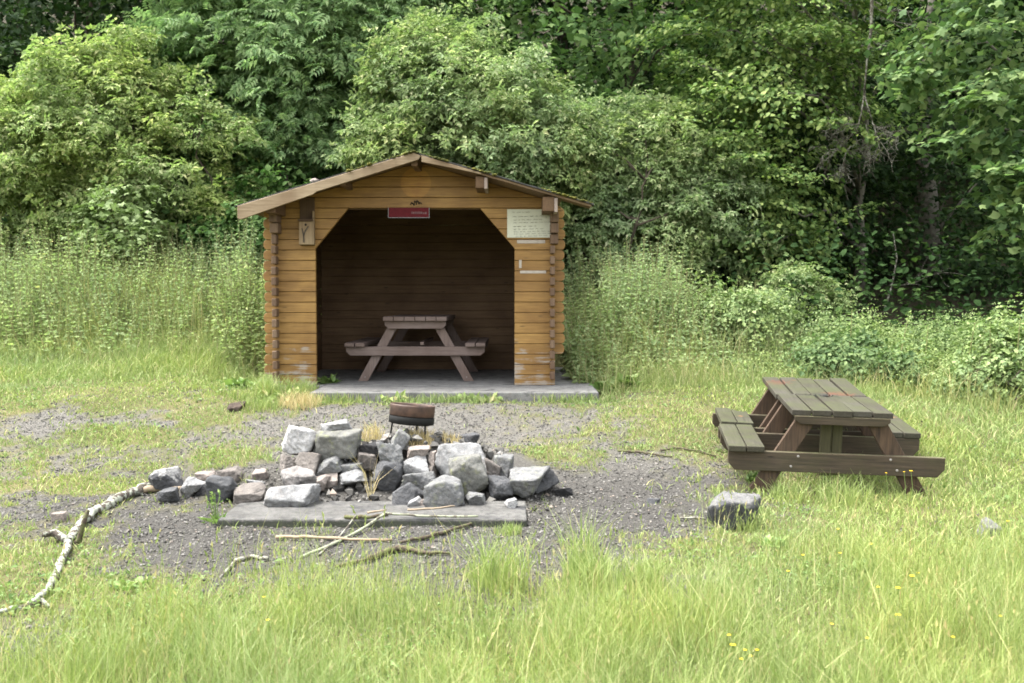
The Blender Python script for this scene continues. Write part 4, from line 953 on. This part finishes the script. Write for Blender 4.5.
# ------------------------------------------------------------------ log shelter
H = empty('shelter', (HX, HY, HZ)); tag(H, 'open-fronted log shelter with low gable roof and orange-brown board walls', 'shelter')
bh_ = .1145; XL, XR = -1.548, 1.545; OX0, OX1, OZ, CZ = -1.083, 1.10, 1.9465, 1.505; CX0, CX1 = -.72, .72; EX = .072; WT = .05
PX, PZ = .05, 2.445; SL0, SL1 = .300, .288      # ridge of the roof underside at the wall
def roofz(x): return PZ - (PX - x) * SL0 if x < PX else PZ - (x - PX) * SL1
def cut_l(z): return OX0 if z <= CZ else OX0 + (CX0 - OX0) * (z - CZ) / (OZ - CZ)
def cut_r(z): return OX1 if z <= CZ else OX1 + (CX1 - OX1) * (z - CZ) / (OZ - CZ)
mb = MB(); rg = np.random.default_rng(5)
def rend(x, z0, z1, s):     # rounded outer end of a board
    m = (z0 + z1) / 2; hh_ = (z1 - z0) / 2
    return [(x + s * (.035 * math.cos(t)), m + hh_ * math.sin(t)) for t in np.linspace(-math.pi / 2, math.pi / 2, 6)]
z = 0.0; i = 0; gap = .0025
lefts = MB()
while z < PZ:
    z0, z1 = z + gap, min(z + bh_, 9) - gap
    fy = -.0015 * rg.random()
    topz = max(roofz(PX), 0)
    exl = XL - EX + rg.uniform(-.006, .006); exr = XR + EX + rg.uniform(-.006, .006)
    if exl < -9: pass
    if z + bh_ <= OZ + .01:
        zt_ = min(z1, OZ)
        if i == 0 or z < .15 and i < 1: exl2, exr2 = XL - .02, XR - .0
        else: exl2, exr2 = exl, exr
        lowr = z < .30
        pl = [(cut_l(z0), z0)] + ([(cut_l(CZ), CZ)] if z0 < CZ < zt_ else []) + [(cut_l(zt_), zt_)] + ([(exl2, zt_), (exl2, z0)] if i < 1 else list(reversed(rend(exl2, z0, zt_, -1))))
        mb.prism(pl, fy, WT)
        pr = [(cut_r(z0), z0)] + ([(cut_r(CZ), CZ)] if z0 < CZ < zt_ else []) + [(cut_r(zt_), zt_)] + ([(XR, zt_), (XR, z0)] if lowr else list(reversed(rend(exr, z0, zt_, 1))))
        mb.prism(pr, fy, WT)
    else:
        def xl(zz): return max(exl, PX - (PZ - zz) / SL0 + .01)
        def xr(zz): return min(exr, PX + (PZ - zz) / SL1 - .01)
        zt_ = min(z1, PZ - .015)
        if zt_ - z0 > .01:
            A = [(xl(z0), z0), (xl(zt_), zt_), (xr(zt_), zt_), (xr(z0), z0)]
            # add the corners where the end meets the roof line
            mb.prism(A, fy, WT)
    z += bh_; i += 1
mb.build('front_wall', M['wall'], H, bevel=.004, seg=1)
# side and back walls
DP = 2.55
for nm, xs in (('side_wall', XL), ('side_wall', XR - WT)):
    s = MB(); z = -.056
    while z < 1.93:
        z0, z1 = max(z, 0) + .002, z + bh_ - .002
        s.box(xs, xs + WT, -.0, DP, z0, z1); z += bh_
    s.box(xs + .02, xs + .03, .06, DP - .06, .01, roofz(xs) - .012)
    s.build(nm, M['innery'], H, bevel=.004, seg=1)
s = MB(); z = 0
while z < 1.95: s.box(XL + WT, XR - WT, DP - WT, DP, z + .002, z + bh_ - .002); z += bh_
zz = z
while zz < PZ - .01:
    h0 = (PZ - zz) / .294; h1 = max(0, (PZ - zz - bh_) / .294); s.prism([(max(XL + WT, PX - h0), zz), (min(XR - WT, PX + h0), zz), (min(XR - WT, PX + h1) + .001, zz + bh_ - .002), (max(XL + WT, PX - h1) - .001, zz + bh_ - .002)], DP - WT, DP); zz += bh_
s.box(XL + WT + .002, XR - WT - .002, DP - .03, DP - .02, .01, 1.93)
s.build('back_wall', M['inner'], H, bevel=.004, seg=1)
# projecting ends of the side-wall boards: the notched corners
for cx, sgn in ((XL + .008, -1), (XR - WT - .008, 1)):
    s = MB(); z = .056
    while z < 1.86:
        up = z > 1.5 if sgn > 0 else z > 1.62
        e = .125 + (.10 * sstep(1.45, 1.85, z) if up else 0) + rg.uniform(-.018, .012)
        wx = (.052 if not up else .088)
        gp = .030 if z < 1.45 else .008
        s.box(cx, cx + wx, -e, -.0015 - .0015, z + gp * .5, z + bh_ - gp * .5); z += bh_
    s.build('corner_end', M['endgrain'], H, bevel=.006, seg=1)
# roof
OV, BK = .50, .25; EL, ER = -1.79, 1.90
def slope(mbx, xa, xb, t0, t1, y0, y1):
    """slab parallel to the roof between xa and xb, from t0 to t1 above the underside"""
    mbx.prism([(xa, roofz(xa) + t0), (xb, roofz(xb) + t0), (xb, roofz(xb) + t1), (xa, roofz(xa) + t1)], y0, y1)
d = MB()
yb = -OV
while yb < DP + BK - .01:
    y2 = min(yb + .12, DP + BK); slope(d, EL, PX - .001, .002, .024, yb + .001, y2 - .001); slope(d, PX + .001, ER if yb < -.3 else 1.60, .002, .024, yb + .001, y2 - .001); yb = y2
rf = d.build('roof', M['soffit'], H)
d = MB(); n = 17
for k in range(n):
    for a, b in ((EL - .03, PX), (PX, ER + .03)):
        x0 = a + (b - a) * k / n; x1 = a + (b - a) * (k + 1) / n
        y = -OV - .015
        while y < DP + BK:
            y2 = min(y + .2, DP + BK + .01)
            if x1 > 1.62 and y > -.36: break
            lift = .006 * rg.random(); slope(d, x0 + .001, x1 - .001, .0255 + lift, .036 + lift + .006 * rg.random(), y + .002 + (-.012 * rg.random() if y < -OV + .01 else 0), y2 - .002); y = y2
d.build('shingles', M['felt'], rf)
# moss cushions along the front edge of the roof
mv = []
for _ in range(620):
    t = rg.random(); x = EL + (ER - EL) * t
    if vnoise(x, 0, .25, 17) < .47: continue
    mv.append((x, -OV + rg.normal() * .05 + .03, roofz(x) + .040))
mv = np.array(mv); V, Fc = [], []
for (x, y, z) in mv:
    P = ICO4_V * np.array([.024, .03, .010]) * rg.uniform(.3, 1.1) * (1 + .8 * n3(ICO4_V, .5, int(rg.integers(99))))[:, None]
    V.append(P + [x, y, z]); Fc.append(ICO4_F + len(ICO4_V) * len(Fc))
np_obj('moss', np.concatenate(V), np.concatenate(Fc), M['moss'], rf, smooth=True)['kind'] = 'stuff'
d = MB(); d.prism([(EL, roofz(EL) - .10), (EL + .03, roofz(EL) - .115), (-1.0, roofz(-1.0) - .090), (-.965, roofz(-.965) - .072), (-.4, roofz(-.4) - .066), (PX + .05, roofz(PX) - .045), (PX + .07, roofz(PX) - .006), (PX, roofz(PX) + .026), (EL, roofz(EL) + .026)], -OV - .034, -OV - .004)
d.build('bargeboard', M['barge'], H, bevel=.003, seg=1)
d = MB(); d.prism([(PX + .08, roofz(PX + .08) - .045), (PX + .08, roofz(PX + .08) + .022), (.75, roofz(.75) + .02), (.75, roofz(.75) + .004), (.5, roofz(.5) - .012)], -OV - .03, -OV - .004)
tag(d.build('bargeboard', M['barge'], H, bevel=.002, seg=1), 'broken thin remainder of the right bargeboard')
for px_, w_, hh_, pale in ((PX + .0, .07, .09, False), (.735, .09, .12, True), (1.455, .12, .15, True), (-.70, .06, .07, False), (-1.46, .11, .12, False)):
    zt_ = min(roofz(px_ - w_ / 2), roofz(px_ + w_ / 2)) - .002
    d = MB(); d.box(px_ - w_ / 2, px_ + w_ / 2, -OV + .03, -.004, zt_ - hh_, zt_); pu = d.build('purlin', M['purlin'], H, bevel=.004, seg=1)
    if pale:
        d = MB(); d.box(px_ + w_ / 2 + .001, px_ + w_ / 2 + .036, -OV + .02, -.004, zt_ - hh_ - .01, zt_ - .012); d.build('purlin_pale_face', M['palepurlin'], pu, bevel=.004, seg=1)  # added plate: the purlin's lit, unvarnished face as a pale strip
st_ = Vector((hx_ := (316 - 512) / F * 10.6, 10.6, HZ + roofz((316 - 512) / F * 10.6 - HX) + .062))
rs = np_obj('stone', ICO4_V * [.055, .05, .03] * (1 + .5 * n3(ICO4_V, .6, 4))[:, None], ICO4_F, S_['pink'], smooth=True); rs.location = st_; tag(rs, 'small pale stone lying on the left slope of the shelter roof', 'stone')
# lintel board across the opening, inner side
d = MB(); d.box(CX0, CX1, WT + .002, WT + .05, OZ - .01, OZ + .08); d.build('lintel', M['inner'], H)

# concrete floor slab
mb = MB(); mb.box(-1.62, 1.96, -.02, 3.0, -.30, -.0); mb.box(-1.0, 1.96, -.80, -.022, -.30, -.003); mb.box(1.964, 1.99, -.2, 2.6, -.30, -.03)
o = mb.build('floor_slab', M['concrete'], bevel=.012); o.location = (HX, HY, HZ); tag(o, 'grey concrete slab the shelter stands on', 'slab')

# nest box, signs and tape on the front wall
def hx(px): return (px - 512) / F * HY - HX
def hz(py): return at(512, py, HY).z - HZ
nb = empty('nest_box', (HX + hx(308.5), HY - .004, HZ + hz(222))); tag(nb, 'small wooden nest box hung on the left front wall under the eave', 'nest box')
w2 = 7.3 / F * HY; zc = hz(222)
d = MB(); d.box(-w2, w2, -.02, 0, hz(245.5) - zc, hz(198) - zc); d.build('back_board', M['boxdark'], nb, bevel=.002, seg=1)
d = MB(); d.box(-w2 * .92, w2 * .92, -.105, -.021, hz(245) - zc, hz(222) - zc); d.build('front_panel', M['boxfront'], nb, bevel=.003, seg=1)
d = MB(); d.prism([(-w2, 0), (w2, 0), (w2, .018), (-w2, .018)], -.135, -.021); ro = d.build('roof', M['boxdark'], nb, bevel=.002, seg=1); ro.location = (0, 0, hz(222) - zc + .002)
d = MB(); d.lathe([(.013, 0), (.001, 0)], sides=20, M=Matrix.Rotation(math.pi / 2, 4, 'X')); q = d.build('entrance_hole', M['black'], nb); q.location = (0, -.1065, hz(225.5) - zc)
d = MB(); pz = lambda py: hz(py) - zc
d.tube([(-.02, -.112, pz(243)), (-.022, -.112, pz(236)), (-.005, -.114, pz(232)), (.03, -.113, pz(227))], [.008, .008, .007, .006], 6); d.tube([(-.022, -.112, pz(236)), (-.04, -.113, pz(229))], [.007, .005], 6); d.build('perch_twig', BARK['dark'], nb)
d = MB(); d.box(w2 * .93, w2 * 1.05, -.1, -.021, hz(245) - zc, hz(212) - zc); d.build('side_panel', M['boxfront'], nb)

sg = empty('red_sign', (HX + hx(409.5), HY - .03, HZ + hz(213))); tag(sg, 'small dark red sign hanging at the top of the shelter opening', 'sign')
ww, wh = 20.5 / F * HY, 5.0 / F * HY
MB().box(-ww, ww, 0, .012, -wh, wh).build('board', M['signred'], sg)
d = MB(); e = .005
d.box(-ww - .001, ww + .001, -.004, -.001, -wh - .001, -wh + e); d.box(-ww - .001, -ww + e, -.004, -.001, -wh + e + .001, wh); d.box(ww - e, ww + .001, -.004, -.001, -wh + e + .001, wh); d.build('border', M['signwhite'], sg)
d = MB(); rg2 = np.random.default_rng(3); xx = .03
while xx < ww - .04:
    t = rg2.uniform(.010, .022); d.box(xx, xx + t, -.003, -.001, -.012 - .004 * rg2.random(), .004 + .012 * rg2.random()); xx += t + .005
d.build('lettering', simple('faded_white_lettering', (.11, .05, .05), .6), sg)
np_ = empty('notice_sheet', (HX + hx(529.5), HY - .012, HZ + hz(223.5))); tag(np_, 'cream sheet with handwritten lines on the right front wall', 'notice')
ww, wh = 22.3 / F * HY, 14.0 / F * HY
MB().box(-ww, ww, 0, .008, -wh, wh).build('sheet', M['paper'], np_)
d = MB(); rg2 = np.random.default_rng(12)
for ln, (zf, xa, xb) in enumerate([(.80, -.76, .05), (.50, -.74, .66), (.26, -.72, .58), (.06, -.72, .86), (-.20, -.72, .30), (-.40, -.72, .52), (-.58, -.72, .86), (-.74, -.70, .82), (-.90, -.62, .70)]):
    x = xa * ww; zl = zf * wh
    while x < xb * ww:
        wl = rg2.uniform(.02, .055); pts = []; n = int(wl / .0035) + 2
        for j in range(n):
            amp = .0055 * rg2.uniform(.5, 1.1) * (1.9 if rg2.random() < .13 else 1)
            pts.append((x + wl * j / n + rg2.normal() * .0008, -.0015, zl + (amp if j % 2 else -amp * .6) + .004 * math.sin(x * 9)))
        d.tube(pts, .0012, 3); x += wl + rg2.uniform(.010, .022)
d.tube([(.72 * ww, -.0015, .52 * wh), (.76 * ww, -.0015, .46 * wh), (.73 * ww, -.0015, .36 * wh)], .0014, 3)
d.build('handwriting', M['ink'], np_)
for lb, (a, b, c2, d2) in (('longest pale tape strip, right under the notice sheet', (517, 240, 545, 243.4)), ('short upright pale tape strip below the notice sheet', (519, 260, 521.6, 268)), ('lower pale tape strip below the notice sheet', (520, 270.6, 546, 273.4))):
    s = MB(); s.box(hx(a), hx(c2), -.0055, -.003, hz(d2), hz(b)); o = s.build('tape_strip', M['tape']); o.location = (HX, HY, HZ); tag(o, lb, 'tape strip', 'tape remains on the shelter wall')
# graffiti squiggle on the lintel boards
d = MB()
for k, (a, b) in enumerate([(412, 203.5), (415.3, 202.5), (417.5, 202), (420.2, 203.2)]):
    hh2 = (.016, .034, .03, .012)[k]; x = hx(a); z = hz(b)
    d.tube([(x - .01, -.004, z - hh2), (x, -.004, z + hh2 * .6), (x + .012, -.004, z + hh2 * .2), (x + .02, -.004, z - hh2 * .7)], [.007, .008, .007, .005], 4)
o = d.build('burnt_scribble', M['black'], H)

# ------------------------------------------------------------------ picnic tables
def planks(mbx, xs, y0, y1, z0, z1, gap=.006, jag=None, rg=None):
    for (a, b) in xs:
        e = 0 if rg is None else rg.uniform(-.006, .006)
        mbx.box(a + gap / 2, b - gap / 2, y0 + e, y1 + (e if jag is None else 0), z0, z1)
def table_leg(s, y0, y1, topx=.255, botx=.68, zt=.67, wd=.10):
    sl = (botx - topx) / zt; hw = wd / 2 * math.sqrt(1 + sl * sl)
    return MB().prism([(s * (topx - hw), zt), (s * (topx + hw), zt), (s * (botx + hw), 0), (s * (botx - hw), 0)], y0, y1)

T = empty('picnic_table', (HX + (415.5 - 414.5) * .0115, 11.5, HZ)); tag(T, 'dry red-brown picnic table standing inside the shelter', 'picnic table', 'picnic tables'); T.location.x = at(415.5, 380, 11.5).x
tw = .735; L = 1.6
mb = MB(); planks(mb, [(-tw / 2 + tw / 6 * k, -tw / 2 + tw / 6 * (k + 1)) for k in range(6)], -.06, L + .06, .70, .748); mb.build('tabletop', M['tablein'], T, bevel=.005)
for s in (-1, 1):
    mb = MB(); planks(mb, [(-.81, -.695), (-.69, -.575)] if s < 0 else [(.575, .69), (.695, .81)], -.06, L + .06, .405, .447); mb.build('seat', M['tablein'], T, bevel=.005)
for yy in (0, L - .05):
    MB().prism([(-.31, .61), (.31, .61), (.352, .65), (.352, .698), (-.352, .698), (-.352, .65)], yy, yy + .045).build('cleat', M['tablein'], T, bevel=.004)
    MB().prism([(-.75, .30), (.75, .30), (.80, .345), (.80, .403), (-.80, .403), (-.80, .345)], yy - .0, yy + .045).build('crossbeam', M['tablein'], T, bevel=.004)
    for s in (-1, 1):
        table_leg(s, yy + .047, yy + .092, .235, .615, .69).build('leg', M['tableinz'], T, bevel=.004)
        for zz, xo in ((.05, 0), (.36, .0)):
            xx = s * (.235 + .38 * (1 - zz / .69))
            if yy == 0 and zz < .1: MB().lathe([(.001, 0), (.008, 0), (.008, .004)], (0, 0, 0), 8, Matrix.Translation((xx, yy + .046, zz)) @ Matrix.Rotation(math.pi / 2, 4, 'X')).build('bolt', M['steel'], T)
MB().box(.05, .09, .06, L - .06, .42, .455, Matrix.Rotation(0, 4, 'X')).build('brace', M['tablein'], T)

E = at(839.5, 410, 7.46); ZT = .735
T = empty('picnic_table', (E.x, E.y, 0), (rad(4.3), rad(1.2), rad(-6.7))); tag(T, 'worn mossy picnic table with a burnt hole, standing tilted in the grass', 'picnic table', 'picnic tables')
T.location.z = E.z - ZT
L = 1.62; MID = .80; rg = np.random.default_rng(17)
xs6 = [(-tw / 2 + tw / 6 * k, -tw / 2 + tw / 6 * (k + 1)) for k in range(6)]
xs5 = [(-tw / 2 + tw / 5 * k, -tw / 2 + tw / 5 * (k + 1)) for k in range(5)]
mb = MB()
for k, (a, b) in enumerate(xs5):
    e = rg.uniform(-.006, .006); y1 = MID - .022 + e
    if k == 2: mb.add([], []); mb.prism([(a + .004, 0), (b - .004, 0), (b - .004, y1 - e - .002), (b - .01, y1 - e - .10), (b - .075, y1 - e - .16), (a + .03, y1 - e - .10), (a + .004, y1 - e - .002)], ZT - .045, ZT, Matrix(((1, 0, 0, 0), (0, 0, 1, e), (0, 1, 0, 0), (0, 0, 0, 1))))
    else: mb.box(a + .003 + .005 * rg.random(), b - .003 - .005 * rg.random(), e * 3.5, y1 + e * 1.5, ZT - .045, ZT - .004, Matrix.Translation((0, 0, rg.uniform(-.006, .004))) @ Matrix.Rotation(rg.uniform(-.016, .016), 4, 'X'))
front = mb.build('tabletop', M['top1'], T, bevel=.006)
mb = MB(); [mb.box(a + .004 + .004 * rg.random(), b - .004 - .004 * rg.random(), MID + .010 + rg.uniform(-.006, .012), L + rg.uniform(-.03, .02), ZT - .045, ZT, Matrix.Translation((0, 0, rg.uniform(-.006, .006))) @ Matrix.Rotation(rg.uniform(-.007, .007), 4, 'X')) for a, b in xs5]; rear = mb.build('tabletop', M['top1'], T, bevel=.008, seg=3); rear.rotation_euler = (rad(1.4), rad(-.6), rad(.5)); rear.location.z = -.036
sag = rad(1.2)
zs = .455
def bench(x0, w_, n, y0, y1, jag=False):
    mb = MB()
    for k in range(n):
        a, b = x0 + w_ * k / n, x0 + w_ * (k + 1) / n; e = rg.uniform(-.008, .008)
        if not jag: mb.box(a + .004, b - .004, y0 + e, y1 + e, zs - .045, zs)
        else:
            ys = [y1 - (.0 if k == 0 else .06), y1 - (.015 if k == 0 else .14), y1 + .01 - (0 if k == 0 else .17), y1 - (.03 if k == 0 else .1)]
            mb.prism([(a + .004, y0 + e), (b - .004, y0 + e), (b - .004, ys[3]), (b - .03, ys[2]), (a + .05, ys[1]), (a + .02, ys[0] - .01), (a + .004, ys[0])], zs - .045, zs, Matrix(((1, 0, 0, 0), (0, 0, 1, 0), (0, 1, 0, 0), (0, 0, 0, 1))))
    return mb
tag(bench(-.835, .275, 2, -.055, MID - .02).build('seat', M['bench1'], T, bevel=.006), 'sound near half of the left bench')
fb = bench(-.85, .275, 2, MID + .005, L - .05, True).build('seat', M['bench1'], T, bevel=.004); tag(fb, 'far half of the left bench with broken jagged end'); fb.rotation_euler = (rad(-1.6), rad(1.5), rad(-1.0)); fb.location = (.012, 0, .012)
tag(bench(.485, .275, 2, MID - .13, L).build('seat', M['bench1'], T, bevel=.006), 'right bench with its near half missing')
for yy in (0.0, MID - .13, MID + .08, L - .14):
    z1 = zs - .048; z0 = z1 - .15
    MB().prism([(-.775, z0), (.70, z0), (.75, z0 + .06), (.75, z1), (-.825, z1), (-.825, z0 + .06)], yy, yy + .045).build('crossbeam', M['beam1'], T, bevel=.005)
    MB().prism([(-.30, ZT - .11), (.30, ZT - .11), (.345, ZT - .08), (.345, ZT - .048), (-.345, ZT - .048), (-.345, ZT - .08)], yy, yy + .045).build('cleat', M['beam1'], T, bevel=.004)
    for s in (-1, 1):
        lg = table_leg(s, yy + .047, yy + .092, .235, .64, ZT - .05, .13); lg.build('leg', M['leg1'], T, bevel=.004)
    if yy == 0.0:
        for xx, zz in ((-.31, .38), (.36, .38), (-.36, .30), (.41, .30)):
            MB().lathe([(.001, .006), (.009, .004), (.010, 0)], (0, 0, 0), 10, Matrix.Translation((xx, yy - .001, zz)) @ Matrix.Rotation(math.pi / 2, 4, 'X')).build('bolt', M['steel'], T)
for xx in (-.12, -.03):
    MB().box(xx, xx + .075, .20 + xx * .3, .245 + xx * .3, .20, ZT - .05).build('centre_post', M['post1'], T, bevel=.004)

# ------------------------------------------------------------------ fallen branches
def branch(name, label, pts, rpx, mt, cat='branch', lift=.6, sides=8, jitter=.25, forks=(), tip=None):
    W = []; Rr = []
    for (px, py), r in zip(pts, rpx):
        p = ground_at(px, py); rr = r * .72 * p.y / F; W.append(np.array([p.x, p.y, p.z + rr * lift + .012])); Rr.append(rr)
    P, Q = [], []; rg = np.random.default_rng(len(label))
    for i in range(len(W) - 1):
        for t in np.linspace(0, 1, 5, endpoint=False):
            P.append(W[i] * (1 - t) + W[i + 1] * t + rg.normal(size=3) * Rr[i] * jitter * (t > 0)); Q.append((Rr[i] * (1 - t) + Rr[i + 1] * t) * rg.uniform(.88, 1.12))
    P.append(W[-1]); Q.append(Rr[-1])
    mid = W[0]
    root = MB().tube([p - mid for p in P], Q, sides); o = root.build(name, mt, smooth=True); o.location = mid; tag(o, label, cat, 'fallen branches and sticks')
    for nm, fp, fr, fm in forks:
        k = MB().tube([np.array(q) - mid for q in fp], fr, 7); k.build(nm, fm, o, smooth=True)
    return o
g1 = lambda px, py, up=0.0: np.array(ground_at(px, py)) + [0, 0, up]
j = ground_at(77, 545)
stub = [np.array(at(68, 549, j.y)), np.array(at(79, 541, j.y)), np.array(at(83, 525, j.y)), np.array(at(88, 510, j.y))]
branch('fallen_branch', 'long crooked branch crusted with pale lichen on the left', [(150, 491), (132, 497), (112, 506), (95, 516), (80, 530), (68, 548), (58, 575), (48, 596), (30, 609), (14, 613), (-6, 617)], [7, 6.5, 6.5, 6, 6, 5.5, 5, 4.8, 4.4, 3.6, 3.0], M['lichen'],
       forks=[('side_stub', stub, [.022, .018, .015, .013], M['mossbark']), ('side_branch', [g1(68, 548, .03), g1(55, 541, .05), g1(43, 545, .06)], [.03, .026, .016], M['lichen']), ('side_twig', [g1(30, 609, .02), g1(42, 607, .03), g1(52, 611, .01)], [.018, .014, .008], M['lichen'])])
branch('fallen_branch', 'short stripped end of wood under the leftmost squat stone', [(182, 491), (160, 492), (140, 495)], [3, 4, 5], M['rawwood'])
hy = yf + .1
def hit(px, py, up):
    for Y in np.arange(4, 12, .01):
        p = at(px, py, Y); zz = max(float(gz(p.x, p.y)), zt if (a0.x < p.x < a1.x and yf < p.y < yf + .62) else -9)
        if p.z <= zz + up: return np.array([p.x, p.y, zz + up])
def stick(label, pts, mt, r, name='stick', lift=0):
    W = [hit(px, py, r * .9 + (Yq if Yq < 1 else 0)) for (px, py, Yq) in pts]; P = []; rg = np.random.default_rng(len(label) + 3)
    for i in range(len(W) - 1):
        for t in np.linspace(0, 1, 4, endpoint=False): P.append(W[i] * (1 - t) + W[i + 1] * t + rg.normal(size=3) * r * .25)
    P.append(W[-1]); o = MB().tube([p - W[0] for p in P], list(np.linspace(r * 1.1, r * .7, len(P)) * rg.uniform(.9, 1.1, len(P))), 7).build(name, mt, smooth=True); o.location = W[0]; tag(o, label, 'stick', 'fallen branches and sticks')
stick('forked grey-green stick propped on the front edge of the hearth slab', [(300, 558, 0), (345, 539, 0), (372, 523, .03), (385, 517, .03), (430, 520, .01), (478, 521, .01)], M['lichen2'], .010)
stick('short thick dark stick lying on the slab beside the forked one', [(345, 517, 0), (366, 518, 0), (388, 515, 0)], M['mossbark'], .013)
stick('small stripped pale stick resting on the thick dark stick', [(368, 513, .025), (386, 510, .025)], M['rawwood'], .007)
branch('stick', 'straight pale stick lying before the hearth slab', [(276, 541), (310, 540), (350, 543), (392, 543)], [2.6, 2.3, 2.1, 1.8], M['rawwood'], cat='stick')
branch('stick', 'mossy stick in the grass with a stripped pale end', [(335, 570), (365, 564), (385, 556), (398, 552), (425, 556), (450, 557)], [2.5, 3.5, 4.5, 5, 3, 1.8], M['mossbark'], cat='stick')
branch('stick', 'thin mossy stick between the hearth slab and the grass', [(400, 545), (430, 540), (455, 532), (475, 526)], [2, 2.8, 2.6, 2], M['mossbark'], cat='stick')
branch('stick', 'bent brown stick half hidden in the grass at lower left of the hearth', [(224, 578), (236, 564), (252, 560), (268, 562)], [1.8, 3, 3, 2.4], M['deadtwig'], cat='stick')
branch('stick', 'thin dark twig on the grass left of the outdoor table', [(618, 453), (640, 454), (655, 457), (672, 459)], [1.4, 1.5, 1.4, 1.0], M['mossbark'], cat='stick')
branch('stick', 'thin brown twig on the grass just left of the outdoor bench', [(660, 453), (675, 450), (700, 453), (716, 458)], [1.0, 1.2, 1.2, .9], M['mossbark'], cat='stick')
stick('thin dark twig leaning on the left of the forked stick', [(318, 556, 0), (340, 536, 0), (356, 522, .02)], M['deadtwig'], .006)
stick('slim brown stick lying across the right half of the hearth slab front', [(408, 510, 0), (440, 508, 0), (462, 505, 0)], M['rawwood'], .007)
branch('stick', 'thin dark twig on the gravel left of the lone boulder', [(680, 521), (692, 521), (704, 520)], [1.4, 1.5, 1.0], M['deadtwig'], cat='stick')
